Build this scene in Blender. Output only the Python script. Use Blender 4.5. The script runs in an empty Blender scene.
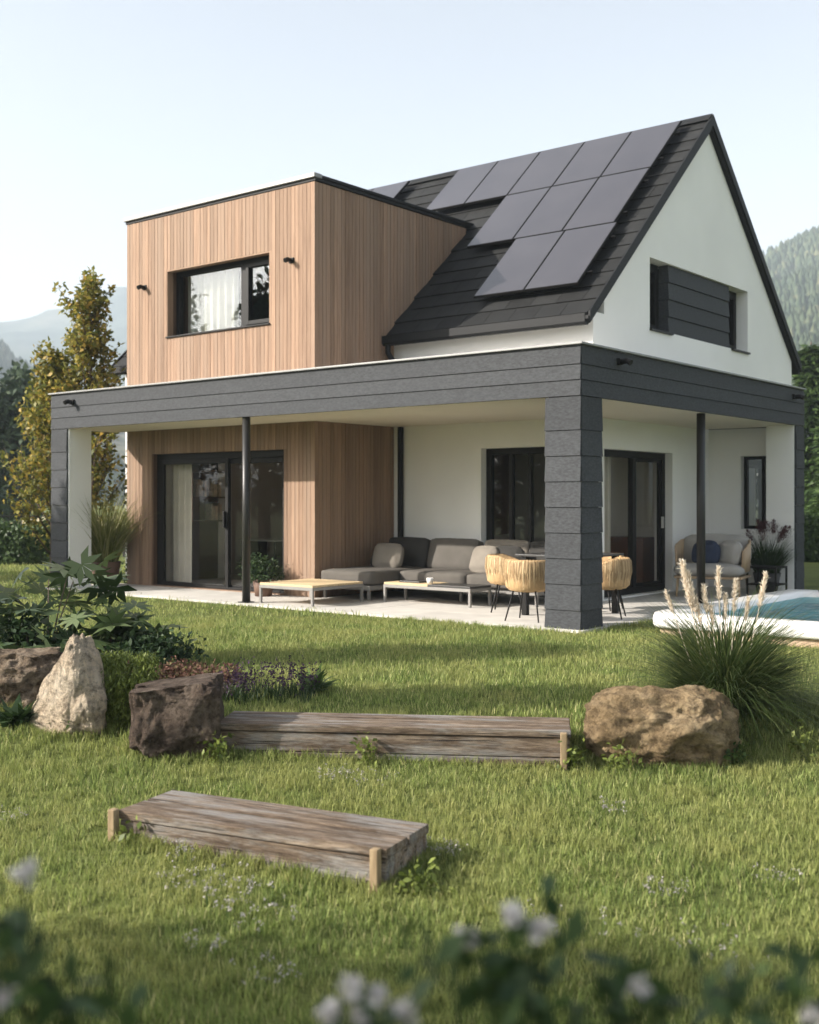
import bpy, bmesh, math, random
import numpy as np
from mathutils import Vector, Matrix, noise
random.seed(11); rng = np.random.default_rng(5)
scene = bpy.context.scene
COL = scene.collection
R_ = math.radians
# ------------------------------------------------------------------ world frame
F2 = (-.6246, .7810); R2 = (.7810, .6246); CAM = (6.21, -10.65, 1.37); FPX = 1156.; CX = 409.5; HY = 500.
def depth(x, y): return (x-CAM[0])*F2[0] + (y-CAM[1])*F2[1]
GP = [(-60, -.62), (2, -.6), (4, -.5), (7.2, -.28), (7.9, -.10), (11.8, -.03), (14, -.03), (4000, -.03)]
def gz(d): return np.interp(d, [p[0] for p in GP], [p[1] for p in GP])
def gxy(x, y): return float(gz(depth(x, y)))
def at(px, py):                       # spot on the sloping lawn
    lo, hi = 2., 400.
    for i in range(50):
        m = (lo+hi)/2
        if HY+FPX*(CAM[2]-float(gz(m)))/m > py: lo = m
        else: hi = m
    r = (px-CX)/FPX*m
    return Vector((CAM[0]+m*F2[0]+r*R2[0], CAM[1]+m*F2[1]+r*R2[1], float(gz(m))))
def spot(d, r, z=None):               # metres ahead of / beside the photographer
    x = CAM[0]+d*F2[0]+r*R2[0]; y = CAM[1]+d*F2[1]+r*R2[1]
    return Vector((x, y, gxy(x, y) if z is None else z))
# ------------------------------------------------------------------ materials
class NT:
    def __init__(s, name):
        s.m = bpy.data.materials.new(name); s.m.use_nodes = True
        s.t = s.m.node_tree; s.n = s.t.nodes; s.l = s.t.links
        s.b = s.n['Principled BSDF']; s.o = s.n['Material Output']
    def new(s, t, **k):
        n = s.n.new(t)
        for a, v in k.items(): setattr(n, a, v)
        return n
    def link(s, a, b): s.l.new(a, b)
    def coords(s, scale=(1, 1, 1)):
        c = s.new('ShaderNodeTexCoord'); m = s.new('ShaderNodeMapping')
        m.inputs['Scale'].default_value = scale
        s.link(c.outputs['Object'], m.inputs['Vector']); return m.outputs[0]
    def noise(s, v, scale, detail=4, rough=.55):
        n = s.new('ShaderNodeTexNoise'); n.inputs['Scale'].default_value = scale
        n.inputs['Detail'].default_value = detail; n.inputs['Roughness'].default_value = rough
        s.link(v, n.inputs['Vector']); return n.outputs['Fac']
    def ramp(s, f, stops):
        r = s.new('ShaderNodeValToRGB'); e = r.color_ramp.elements
        while len(e) < len(stops): e.new(.5)
        for el, (p, c) in zip(e, stops):
            el.position = p; el.color = (*c, 1) if len(c) == 3 else c
        s.link(f, r.inputs[0]); return r.outputs[0]
    def mix(s, f, a, b, mode='MIX'):
        m = s.new('ShaderNodeMix', data_type='RGBA', blend_type=mode)
        for sock, v in ((m.inputs[0], f), (m.inputs[6], a), (m.inputs[7], b)):
            if hasattr(v, 'is_linked'): s.link(v, sock)
            else: sock.default_value = v if isinstance(v, float) else (*v, 1)
        return m.outputs[2]
    def math(s, op, a, b=0.):
        m = s.new('ShaderNodeMath', operation=op)
        for sock, v in ((m.inputs[0], a), (m.inputs[1], b)):
            if hasattr(v, 'is_linked'): s.link(v, sock)
            else: sock.default_value = v
        return m.outputs[0]
    def bump(s, h, strength, dist=.01):
        b = s.new('ShaderNodeBump'); b.inputs['Strength'].default_value = strength
        b.inputs['Distance'].default_value = dist
        s.link(h, b.inputs['Height']); s.link(b.outputs[0], s.b.inputs['Normal'])
    def island(s):
        g = s.new('ShaderNodeNewGeometry'); return g.outputs['Random Per Island']
def scl(c, k): return tuple(min(1, x*k) for x in c)
def M(name, col, rough=.6, var=.12, vs=4., bump=0., bs=60., stretch=(1, 1, 1), spec=.4, metal=0., isl=0., col2=None, dist=.01):
    t = NT(name); v = t.coords(stretch)
    f = t.noise(v, vs, 5)
    c = t.ramp(f, [(.3, scl(col, 1-var)), (.7, scl(col2 or col, 1+var))])
    if isl:
        i = t.ramp(t.island(), [(0., (1-isl,)*3), (1., (1+isl*.6,)*3)])
        c = t.mix(1., c, i, 'MULTIPLY')
    t.link(c, t.b.inputs['Base Color'])
    t.b.inputs['Roughness'].default_value = rough; t.b.inputs['Metallic'].default_value = metal
    t.b.inputs['Specular IOR Level'].default_value = spec
    if bump: t.bump(t.noise(v, bs, 5, .6), bump, dist)
    return t.m
def LEAF(name, stops, trans=.3, rough=.5, big=None):
    t = NT(name)
    c = t.ramp(t.island(), stops)
    if big:
        sc, cc, amt = big
        f = t.ramp(t.noise(t.coords(), sc, 4), [(.42, (0, 0, 0)), (.62, (amt,)*3)])
        c = t.mix(f, c, cc)
    t.link(c, t.b.inputs['Base Color']); t.b.inputs['Roughness'].default_value = rough
    t.b.inputs['Specular IOR Level'].default_value = .25
    tr = t.new('ShaderNodeBsdfTranslucent'); t.link(c, tr.inputs[0])
    mx = t.new('ShaderNodeMixShader'); mx.inputs[0].default_value = trans
    t.link(t.b.outputs[0], mx.inputs[1]); t.link(tr.outputs[0], mx.inputs[2]); t.link(mx.outputs[0], t.o.inputs[0])
    return t.m
def GLASS(name, tint=(.82, .86, .85), refl=.13, g=(.9, .95, 1)):
    t = NT(name)
    tr = t.new('ShaderNodeBsdfTransparent'); tr.inputs[0].default_value = (*tint, 1)
    gl = t.new('ShaderNodeBsdfGlossy'); gl.inputs['Roughness'].default_value = .01; gl.inputs[0].default_value = (*g, 1)
    lw = t.new('ShaderNodeLayerWeight'); lw.inputs[0].default_value = .35
    f = t.math('ADD', t.math('MULTIPLY', lw.outputs['Fresnel'], .32), refl)
    mx = t.new('ShaderNodeMixShader'); t.link(f, mx.inputs[0])
    t.link(tr.outputs[0], mx.inputs[1]); t.link(gl.outputs[0], mx.inputs[2]); t.link(mx.outputs[0], t.o.inputs[0])
    return t.m
def WOOD(name, a, b, grain=(40, 40, 2.2), isl=.3, rough=.65, bump=.25, knots=False, weather=None):
    t = NT(name); v = t.coords(grain)
    f = t.noise(v, 1., 6, .65)
    c = t.ramp(f, [(.3, a), (.7, b)])
    i = t.ramp(t.island(), [(0., (1-isl,)*3), (.5, (1., 1., 1.)), (1., (1+isl*.55,)*3)])
    c = t.mix(1., c, i, 'MULTIPLY')
    if knots:
        vv = t.new('ShaderNodeTexVoronoi'); vv.inputs['Scale'].default_value = 1.; t.link(t.coords(scl_v(grain, .16)), vv.inputs['Vector'])
        k = t.ramp(vv.outputs['Distance'], [(.05, (1, 1, 1)), (.17, (0, 0, 0))])
        c = t.mix(k, c, scl(a, .35))
    if weather:
        k = t.ramp(t.noise(t.coords(scl_v(grain, .12)), 1., 5, .7), [(.45, (0, 0, 0)), (.62, (.85,)*3)])
        c = t.mix(k, c, weather)
    t.link(c, t.b.inputs['Base Color']); t.b.inputs['Roughness'].default_value = rough
    t.b.inputs['Specular IOR Level'].default_value = .25
    t.bump(f, bump, .004)
    return t.m
def scl_v(v, k): return tuple(x*k for x in v)

MT = {}
MT['plaster'] = M('white_plaster', (.80, .785, .755), .85, .035, .9, .35, 120, spec=.2, dist=.004)
MT['plaster_in'] = M('interior_paint', (.52, .46, .40), .9, .05, 1)
MT['plaster_pale'] = M('interior_pale_paint', (.72, .68, .62), .9, .05, 1)
MT['ceil'] = M('soffit_paint', (.74, .68, .59), .8, .03, 1, spec=.2)
MT['clad'] = WOOD('larch_cladding', (.195, .120, .078), (.325, .215, .145), (34, 34, 1.4), .30, .75, .3, weather=(.25, .175, .125))
MT['clad_back'] = M('cladding_back', (.10, .06, .04), .9)
MT['fibre'] = M('dark_fibre_cement', (.042, .0445, .048), .72, .3, 5, .5, 60, (5, 5, 12), spec=.2, isl=.16, dist=.003)
MT['capm'] = M('pale_metal_cap', (.20, .20, .195), .45, .06, 3, metal=.3)
MT['darkm'] = M('anthracite_metal', (.009, .0085, .008), .5, .1, 3, spec=.2)
MT['post'] = M('bronze_black_post', (.022, .021, .019), .4, .1, 3, spec=.35)
MT['tile'] = M('black_roof_tile', (.015, .0155, .0155), .75, .25, 3, .3, 60, isl=.35, spec=.25)
MT['trim'] = M('black_roof_trim', (.012, .0125, .013), .6, .1, 3, spec=.2)
def panel_mat():
    t = NT('solar_glass'); v = t.coords()
    f = t.noise(v, 1.3, 3)
    c = t.ramp(f, [(.3, (.030, .026, .030)), (.7, (.042, .037, .041))])
    t.link(c, t.b.inputs['Base Color']); t.b.inputs['Roughness'].default_value = .33
    t.b.inputs['Specular IOR Level'].default_value = .8
    t.b.inputs['Coat Weight'].default_value = .7; t.b.inputs['Coat Roughness'].default_value = .12
    return t.m
MT['solar'] = panel_mat()
MT['silver'] = M('aluminium', (.55, .55, .55), .35, .05, 3, metal=.8)
MT['glass'] = GLASS('window_glass', (.9, .9, .88), refl=.03)
MT['glass_up'] = GLASS('upper_window_glass', refl=.13)
MT['glass_nook'] = GLASS('dark_reflective_glass', (.22, .23, .23), .42)
MT['glass_dark'] = GLASS('tinted_glass', (.72, .72, .70), .04)
MT['paver'] = M('pale_paver', (.50, .475, .435), .8, .1, 2.5, .2, 120, isl=.07, spec=.25)
MT['wfloor'] = M('interior_floor', (.42, .37, .31), .5, .08, 3)
MT['curtain'] = M('linen_curtain', (.62, .57, .49), .9, .06, 6)
MT['sofa'] = M('grey_outdoor_fabric', (.105, .096, .085), .92, .1, 6, .35, 500, spec=.15, dist=.003)
MT['sofa_d'] = M('charcoal_fabric', (.045, .043, .040), .92, .1, 6, .35, 500, spec=.15, dist=.003)
MT['cush_l'] = M('beige_fabric', (.20, .178, .15), .92, .1, 6, .35, 500, spec=.15, dist=.003)
MT['love'] = M('pale_grey_fabric', (.33, .315, .29), .92, .08, 6, .35, 500, spec=.15, dist=.003)
MT['navy'] = M('navy_fabric', (.035, .045, .075), .92, .1, 6, .3, 500, spec=.15)
MT['legm'] = M('grey_powder_coat', (.22, .21, .195), .5, .05, 3)
MT['teak'] = WOOD('teak_slats', (.47, .35, .20), (.64, .50, .31), (3, 40, 40), .12, .55, .15)
MT['teakf'] = WOOD('ash_frame', (.30, .21, .13), (.45, .33, .21), (20, 20, 4), .1, .5, .1)
MT['dtop'] = M('dark_table_top', (.035, .033, .032), .4, .1, 4)
def straw():
    t = NT('woven_straw')
    c = t.ramp(t.island(), [(0., (.22, .13, .055)), (.5, (.42, .28, .14)), (1., (.60, .44, .25))])
    t.link(c, t.b.inputs['Base Color']); t.b.inputs['Roughness'].default_value = .75; return t.m
MT['straw'] = straw()
MT['strawbase'] = M('straw_base', (.46, .30, .15), .8, .2, 40, .5, 120, (1, 1, .1))
MT['acryl'] = M('white_acrylic', (.80, .78, .75), .25, .02, 2, spec=.5)
MT['basin'] = M('teal_basin', (.03, .24, .29), .3, .2, 3)
MT['skirt'] = WOOD('tub_skirt', (.34, .24, .16), (.50, .37, .26), (30, 30, 2), .2, .7, .2)
def water():
    t = NT('spa_water')
    tr = t.new('ShaderNodeBsdfTransparent'); tr.inputs[0].default_value = (.30, .66, .70, 1)
    gl = t.new('ShaderNodeBsdfGlossy'); gl.inputs['Roughness'].default_value = .03
    fr = t.new('ShaderNodeFresnel'); fr.inputs[0].default_value = 1.14
    b = t.new('ShaderNodeBump'); b.inputs['Strength'].default_value = .8; b.inputs['Distance'].default_value = .08
    t.link(t.noise(t.coords(), 5, 3), b.inputs['Height'])
    t.link(b.outputs[0], gl.inputs['Normal']); t.link(b.outputs[0], fr.inputs['Normal'])
    mx = t.new('ShaderNodeMixShader'); t.link(t.math('MULTIPLY', fr.outputs[0], .6), mx.inputs[0]); t.link(tr.outputs[0], mx.inputs[1])
    t.link(gl.outputs[0], mx.inputs[2]); t.link(mx.outputs[0], t.o.inputs[0]); return t.m
MT['water'] = water()
def oldwood():
    t = NT('weathered_timber'); c0 = t.ramp(t.noise(t.coords((2.2, 17, 17)), 1., 7, .75), [(.34, (.06, .042, .03)), (.5, (.20, .15, .11)), (.66, (.42, .34, .265))])
    fine = t.noise(t.coords((9, 210, 210)), 1., 6, .75); c = t.mix(1., c0, t.ramp(fine, [(.34, (.42, .40, .39)), (.6, (1.1, 1.08, 1.05))]), 'MULTIPLY')
    g = t.ramp(t.noise(t.coords((1.3, 8, 8)), 1., 6, .75), [(.46, (0, 0, 0)), (.62, (.85,)*3)]); c = t.mix(g, c, t.mix(1., (.36, .35, .335), t.ramp(fine, [(.34, (.4, .4, .4)), (.6, (1.1,)*3)]), 'MULTIPLY'))
    k = t.ramp(t.noise(t.coords((1.1, 60, 60)), 1., 3, .5), [(.30, (1, 1, 1)), (.36, (0, 0, 0))]); c = t.mix(k, c, (.022, .018, .015))
    i = t.ramp(t.island(), [(0., (.62,)*3), (1., (1.2, 1.17, 1.12))]); c = t.mix(1., c, i, 'MULTIPLY')
    t.link(c, t.b.inputs['Base Color']); t.b.inputs['Roughness'].default_value = .9; t.b.inputs['Specular IOR Level'].default_value = .2
    t.bump(t.math('SUBTRACT', fine, t.math('MULTIPLY', k, 1.)), .8, .006); return t.m
MT['oldwood'] = oldwood()
MT['stake'] = WOOD('fresh_stake', (.20, .14, .08), (.36, .27, .16), (60, 60, 5), .1, .85, .6)
def rock(name, a, b, c, sc=3., bs=14.):
    t = NT(name); v = t.coords()
    f = t.noise(v, sc, 8, .65); col = t.ramp(f, [(.32, a), (.5, b), (.68, c)])
    k = t.ramp(t.noise(v, sc*5, 8, .75), [(.38, (.42, .40, .38)), (.56, (1.08, 1.05, 1.0))])
    col = t.mix(1., col, k, 'MULTIPLY')
    t.link(col, t.b.inputs['Base Color']); t.b.inputs['Roughness'].default_value = .92; t.b.inputs['Specular IOR Level'].default_value = .2
    t.bump(t.math('ADD', t.noise(v, bs, 8, .75), t.math('MULTIPLY', t.noise(v, bs*4, 6, .7), .5)), 1., .09); return t.m
MT['boulder'] = rock('ochre_boulder', (.20, .14, .075), (.42, .31, .18), (.54, .43, .28))
MT['rockpale'] = rock('pale_limestone', (.60, .48, .35), (.76, .64, .50), (.82, .73, .60), 4)
MT['rockdark'] = rock('dark_brown_stone', (.07, .052, .042), (.16, .12, .095), (.27, .22, .18), 4)
MT['rockmix'] = rock('layered_stone', (.12, .085, .06), (.30, .23, .165), (.42, .35, .28), 4)
MT['soil'] = M('soil', (.075, .05, .035), .95, .3, 8, .5, 40)
MT['bark'] = M('bark', (.11, .08, .06), .9, .3, 6, .6, 30, (1, 1, .2))
MT['terra'] = M('brown_pot', (.13, .075, .05), .7, .15, 6)
MT['potd'] = M('dark_pot', (.03, .027, .025), .6, .15, 6)
MT['white_thing'] = M('white_ceramic', (.75, .73, .70), .4, .03, 3)
MT['book'] = M('book_spines', (.60, .48, .36), .7, .3, 30, isl=.6)
MT['walnut'] = WOOD('walnut', (.10, .055, .035), (.17, .10, .065), (2, 30, 30), .1, .5, .1)
MT['redbrown'] = M('brown_lacquer', (.13, .055, .035), .45, .1, 3)
MT['grass'] = LEAF('lawn_blade', [(0., (.070, .108, .028)), (.5, (.205, .268, .070)), (.85, (.325, .375, .115)), (1., (.52, .48, .23))], .4, .6, (1.5, (.35, .345, .12), .6))
MT['leafdark'] = LEAF('dark_leaf', [(0., (.016, .035, .013)), (1., (.05, .085, .028))], .2)
MT['leafmid'] = LEAF('mid_leaf', [(0., (.035, .065, .018)), (1., (.09, .14, .035))], .3)
MT['leaffat'] = LEAF('broad_glossy_leaf', [(0., (.035, .06, .022)), (.6, (.075, .11, .042)), (1., (.19, .23, .11))], .25, .36)
MT['leafgold'] = LEAF('golden_leaf', [(0., (.08, .10, .022)), (.5, (.21, .205, .042)), (.82, (.34, .275, .055)), (1., (.46, .31, .07))], .4)
MT['leafmist'] = LEAF('far_leaf', [(0., (.03, .05, .03)), (1., (.07, .10, .05))], .2)
MT['conifer'] = LEAF('conifer', [(0., (.022, .040, .022)), (.85, (.055, .075, .036)), (1., (.12, .12, .06))], .0, .8)
MT['pampas'] = LEAF('pampas_blade', [(0., (.03, .055, .016)), (.8, (.085, .12, .035)), (1., (.18, .19, .07))], .3)
MT['reed'] = LEAF('reed_blade', [(0., (.12, .14, .035)), (.7, (.25, .26, .085)), (1., (.40, .36, .17))], .4)
MT['plume'] = LEAF('plume', [(0., (.70, .60, .47)), (1., (.90, .83, .72))], .5, .9)
MT['redplume'] = LEAF('red_plume', [(0., (.045, .014, .016)), (1., (.11, .036, .040))], .2, .9)
MT['lav'] = LEAF('purple_flower', [(0., (.030, .016, .034)), (1., (.085, .050, .085))], .2, .9)
MT['sedum'] = LEAF('sedum', [(0., (.09, .04, .03)), (.6, (.17, .09, .065)), (1., (.14, .14, .05))], .15, .9)
MT['trail'] = LEAF('trailing_leaf', [(0., (.07, .10, .02)), (1., (.22, .26, .06))], .3)
MT['flower'] = LEAF('white_petal', [(0., (.50, .47, .46)), (1., (.74, .70, .69))], .3, .8)
MT['clover'] = LEAF('clover_petal', [(0., (.24, .22, .20)), (1., (.50, .46, .44))], .3, .8)
MT['hedge'] = LEAF('hedge_leaf', [(0., (.025, .050, .014)), (1., (.075, .12, .035))], .25)
# ------------------------------------------------------------------ mesh helpers
ROOT = {}
def tag(o, label=None, cat=None, group=None, kind=None):
    if label: o['label'] = label
    if cat: o['category'] = cat
    if group: o['group'] = group
    if kind: o['kind'] = kind
    return o
def thing(name, label, cat, loc=(0, 0, 0), rz=0., group=None):
    o = bpy.data.objects.new(name, None); COL.objects.link(o); o.empty_display_size = .2
    o.location = loc; o.rotation_euler = (0, 0, rz); ROOT[o] = Vector(loc)
    return tag(o, label, cat, group)
def finish(name, me, mat, parent, world, smooth, bevel):
    o = bpy.data.objects.new(name, me); COL.objects.link(o)
    for m in (mat if isinstance(mat, (list, tuple)) else [mat]): me.materials.append(m)
    if parent is not None:
        o.parent = parent
        off = Vector((0, 0, 0)); p = parent
        if world:
            while p: off += p.location; p = p.parent
            me.transform(Matrix.Translation(-off))
    if smooth: me.polygons.foreach_set('use_smooth', [True]*len(me.polygons))
    if bevel:
        b = o.modifiers.new('bevel', 'BEVEL'); b.width = bevel; b.segments = 2; b.limit_method = 'ANGLE'; b.angle_limit = R_(40)
    return o
class MB:
    def __init__(s): s.v = []; s.f = []
    def add(s, vs, fs):
        n = len(s.v); s.v += [tuple(p) for p in vs]; s.f += [tuple(i+n for i in f) for f in fs]; return s
    def box(s, x0, x1, y0, y1, z0, z1):
        return s.obox((0, 0, 0), (1, 0, 0), (0, 1, 0), (x0, x1), (y0, y1), (z0, z1))
    def obox(s, o, u, n, ur, nr, zr):
        o, u, n = Vector(o), Vector(u), Vector(n); vs = []
        for z in zr:
            for a, b in ((0, 0), (1, 0), (1, 1), (0, 1)):
                vs.append(o+u*ur[a]+n*nr[b]+Vector((0, 0, z)))
        fs = [(0, 3, 2, 1), (4, 5, 6, 7), (0, 1, 5, 4), (1, 2, 6, 5), (2, 3, 7, 6), (3, 0, 4, 7)]
        if u.cross(n).z < 0: fs = [f[::-1] for f in fs]
        return s.add(vs, fs)
    def prism(s, o, u, n, prof, u0, u1):            # prof: (n, z) polygon swept along u
        o, u, n = Vector(o), Vector(u), Vector(n); k = len(prof); vs = []
        for t in (u0, u1):
            for a, z in prof: vs.append(o+u*t+n*a+Vector((0, 0, z)))
        fs = [tuple(range(k)), tuple(range(2*k-1, k-1, -1))]+[(i, i+k, (i+1) % k+k, (i+1) % k) for i in range(k)]
        return s.add(vs, fs)
    def tube(s, pts, rad, n=10, caps=True):
        pts = [Vector(p) for p in pts]; rad = rad if isinstance(rad, (list, tuple)) else [rad]*len(pts)
        base = len(s.v); up = None
        for i, p in enumerate(pts):
            d = (pts[min(i+1, len(pts)-1)]-pts[max(i-1, 0)]).normalized()
            a = d.orthogonal().normalized() if up is None else (up-d*up.dot(d)).normalized()
            up = a; b = d.cross(a)
            for j in range(n):
                t = 2*math.pi*j/n; s.v.append(tuple(p+(a*math.cos(t)+b*math.sin(t))*rad[i]))
        for i in range(len(pts)-1):
            for j in range(n):
                q = base+i*n; s.f.append((q+j, q+(j+1) % n, q+n+(j+1) % n, q+n+j))
        if caps:
            s.f.append(tuple(base+j for j in range(n))[::-1]); s.f.append(tuple(base+(len(pts)-1)*n+j for j in range(n)))
        return s
    def lathe(s, prof, n=20, o=(0, 0, 0)):
        base = len(s.v)
        for r, z in prof:
            for j in range(n):
                t = 2*math.pi*j/n; s.v.append((o[0]+r*math.cos(t), o[1]+r*math.sin(t), o[2]+z))
        for i in range(len(prof)-1):
            for j in range(n):
                q = base+i*n; s.f.append((q+j, q+(j+1) % n, q+n+(j+1) % n, q+n+j))
        return s
    def build(s, name, mat, parent=None, world=True, smooth=False, bevel=0., fix=True):
        me = bpy.data.meshes.new(name); me.from_pydata(s.v, [], s.f); me.update()
        if fix:
            bm = bmesh.new(); bm.from_mesh(me); bmesh.ops.recalc_face_normals(bm, faces=bm.faces); bm.to_mesh(me); bm.free()
        return finish(name, me, mat, parent, world, smooth, bevel)
def np_mesh(name, verts, faces, mat, parent=None, world=True, smooth=False):
    verts = np.asarray(verts, dtype=np.float32).reshape(-1, 3); faces = np.asarray(faces, dtype=np.int32); k = faces.shape[1]
    me = bpy.data.meshes.new(name); me.vertices.add(len(verts)); me.vertices.foreach_set('co', verts.ravel())
    me.loops.add(faces.size); me.loops.foreach_set('vertex_index', faces.ravel())
    me.polygons.add(len(faces)); me.polygons.foreach_set('loop_start', np.arange(0, faces.size, k, dtype=np.int32))
    me.update(calc_edges=True)
    return finish(name, me, mat, parent, world, smooth, 0)
def unit(a): return a/np.maximum(np.linalg.norm(a, axis=-1, keepdims=True), 1e-9)
def leaves(P, size, up=.25, aspect=.55, fold=.25, N=None, D=None):
    """rhombic folded leaves at P; returns verts, quads"""
    P = np.asarray(P, float); n = len(P)
    if D is None: D = unit(rng.normal(size=(n, 3)) + np.array([0, 0, -.15]))
    if N is None: N = unit(rng.normal(size=(n, 3)) + np.array([0, 0, up*4]))
    S = unit(np.cross(D, N)); N = np.cross(S, D)
    L = (size*(.6+.8*rng.random(n)))[:, None]
    v = np.stack([P, P+D*L*.5+S*L*aspect*.5+N*L*fold*.3, P+D*L, P+D*L*.5-S*L*aspect*.5+N*L*fold*.3], 1)
    f = np.arange(n*4).reshape(n, 4)
    return v.reshape(-1, 3), f
def blades(P, H, W, lean, seg=3, droop=.6, az=None):
    """curved grass blades: P roots, H lengths, W widths, lean = initial tilt from vertical (rad)"""
    n = len(P); az = rng.random(n)*2*math.pi if az is None else az
    d = np.stack([np.cos(az), np.sin(az), np.zeros(n)], 1); tw = az+math.pi/2+rng.normal(size=n)*.6
    s = np.stack([np.cos(tw), np.sin(tw), np.zeros(n)], 1)
    pos = P.copy(); ang = np.array(lean)*np.ones(n); rows = []
    for i in range(seg+1):
        w = (W*(1-(i/seg)**1.6)*.5+.0004)[:, None]
        rows += [pos-s*w, pos+s*w]
        st = (H/seg)[:, None]
        pos = pos+(d*np.sin(ang)[:, None]+np.array([0, 0, 1])*np.cos(ang)[:, None])*st
        ang = ang+droop/seg*(.5+rng.random(n))
    v = np.stack(rows, 1).reshape(-1, 3); k = 2*(seg+1)
    q = np.concatenate([np.array([[2*i, 2*i+1, 2*i+3, 2*i+2]]) for i in range(seg)])
    f = (q[None]+(np.arange(n)*k)[:, None, None]).reshape(-1, 4)
    return v, f
def join(parts):
    vs, fs, o = [], [], 0
    for v, f in parts: vs.append(v); fs.append(f+o); o += len(v)
    return np.concatenate(vs), np.concatenate(fs)
def wall(name, parent, o, u, n, ur, zr, holes, th, mat, clips=()):
    o, u, n = Vector(o), Vector(u), Vector(n)
    us = sorted({ur[0], ur[1], *[h[i] for h in holes for i in (0, 1)]}); zs = sorted({zr[0], zr[1], *[h[i] for h in holes for i in (2, 3)]})
    us = [a for a in us if ur[0] <= a <= ur[1]]; zs = [a for a in zs if zr[0] <= a <= zr[1]]
    bm = bmesh.new(); g = {(i, j): bm.verts.new(o+u*a+Vector((0, 0, z))) for i, a in enumerate(us) for j, z in enumerate(zs)}
    for i in range(len(us)-1):
        for j in range(len(zs)-1):
            ca, cz = (us[i]+us[i+1])/2, (zs[j]+zs[j+1])/2
            if any(h[0] < ca < h[1] and h[2] < cz < h[3] for h in holes): continue
            bm.faces.new((g[i, j], g[i+1, j], g[i+1, j+1], g[i, j+1]))
    for co, no in clips:
        bmesh.ops.bisect_plane(bm, geom=bm.verts[:]+bm.edges[:]+bm.faces[:], plane_co=co, plane_no=no, clear_outer=True)
    bmesh.ops.delete(bm, geom=[v for v in bm.verts if not v.link_faces], context='VERTS')
    r = bmesh.ops.extrude_face_region(bm, geom=bm.faces[:])
    bmesh.ops.translate(bm, verts=[e for e in r['geom'] if isinstance(e, bmesh.types.BMVert)], vec=-n*th)
    bmesh.ops.recalc_face_normals(bm, faces=bm.faces)
    me = bpy.data.meshes.new(name); bm.to_mesh(me); bm.free()
    return finish(name, me, mat, parent, True, False, 0)
def cushion(name, x, y, z, mat, parent=None, r=.06, puff=.02, rot=None, pivot=None, world=True, wr=.006):
    bm = bmesh.new(); bmesh.ops.create_cube(bm, size=2); bmesh.ops.subdivide_edges(bm, edges=bm.edges[:], cuts=9, use_grid_fill=True)
    h = Vector(((x[1]-x[0])/2, (y[1]-y[0])/2, (z[1]-z[0])/2)); c = Vector(((x[0]+x[1])/2, (y[0]+y[1])/2, (z[0]+z[1])/2))
    rr = min(r, *h)*.98; sd = random.random()*50
    for v in bm.verts:
        p = v.co.copy(); q = Vector([p[i]*h[i] for i in range(3)])
        core = Vector([max(-(h[i]-rr), min(h[i]-rr, q[i])) for i in range(3)])
        d = q-core; q = core+(d.normalized()*rr if d.length > 1e-6 else d)
        for i in range(3):
            j, k = (i+1) % 3, (i+2) % 3
            q[i] += math.copysign(1, p[i])*puff*(1-abs(p[j])**2.5)*(1-abs(p[k])**2.5)*(abs(p[i])**3)
        q += Vector([noise.noise(q*6+Vector((sd, i*9, 0))) for i in range(3)])*wr
        v.co = q
    if rot: bmesh.ops.rotate(bm, verts=bm.verts, cent=(0, 0, 0), matrix=rot)
    bmesh.ops.translate(bm, verts=bm.verts, vec=c)
    me = bpy.data.meshes.new(name); bm.to_mesh(me); bm.free()
    return finish(name, me, mat, parent, world, True, 0)
def copy_tree(o, parent=None):
    c = o.copy(); COL.objects.link(c)
    if parent: c.parent = parent
    for ch in [k for k in o.children]: copy_tree(ch, c)
    return c
X_, Y_, nX, nY = (1, 0, 0), (0, 1, 0), (-1, 0, 0), (0, -1, 0)
# ================================================================== GROUND
def ground():
    rs = np.concatenate([np.linspace(0, 20, 61), np.geomspace(21, 1600, 60)]); na = 160
    vs = [(CAM[0], CAM[1], gxy(CAM[0], CAM[1]))]; fs = []
    for r in rs[1:]:
        for a in range(na):
            t = 2*math.pi*a/na; x, y = CAM[0]+r*math.cos(t), CAM[1]+r*math.sin(t); vs.append((x, y, gxy(x, y)))
    for a in range(na): fs.append((0, 1+a, 1+(a+1) % na, 0))
    m = MB(); m.v = vs
    m.f = [(0, 1+a, 1+(a+1) % na) for a in range(na)]
    for i in range(len(rs)-2):
        for a in range(na):
            p = 1+i*na; m.f.append((p+a, p+na+a, p+na+(a+1) % na, p+(a+1) % na))
    t = NT('lawn_soil'); v = t.coords()
    c = t.ramp(t.noise(v, 1.1, 6, .6), [(.3, (.10, .13, .034)), (.7, (.18, .21, .06))])
    c = t.mix(t.ramp(t.noise(v, 60, 4), [(.35, (.5, .5, .5)), (.65, (0, 0, 0))]), c, (.05, .045, .02))
    t.link(c, t.b.inputs['Base Color']); t.b.inputs['Roughness'].default_value = 1; t.b.inputs['Specular IOR Level'].default_value = .1
    t.bump(t.noise(v, 90, 4), .8, .03)
    tag(m.build('ground', t.m, smooth=True), kind='structure')
ground()
# pale field seen past the hedge at the left
m = MB(); a, b, c, d = spot(62, -34, -.02), spot(62, -6, -.02), spot(98, -8, .0), spot(98, -60, .0); m.add([a, b, c, d], [(0, 1, 2, 3)])
tag(m.build('field', M('dry_field', (.42, .35, .20), .95, .15, .3)), kind='structure')
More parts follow.
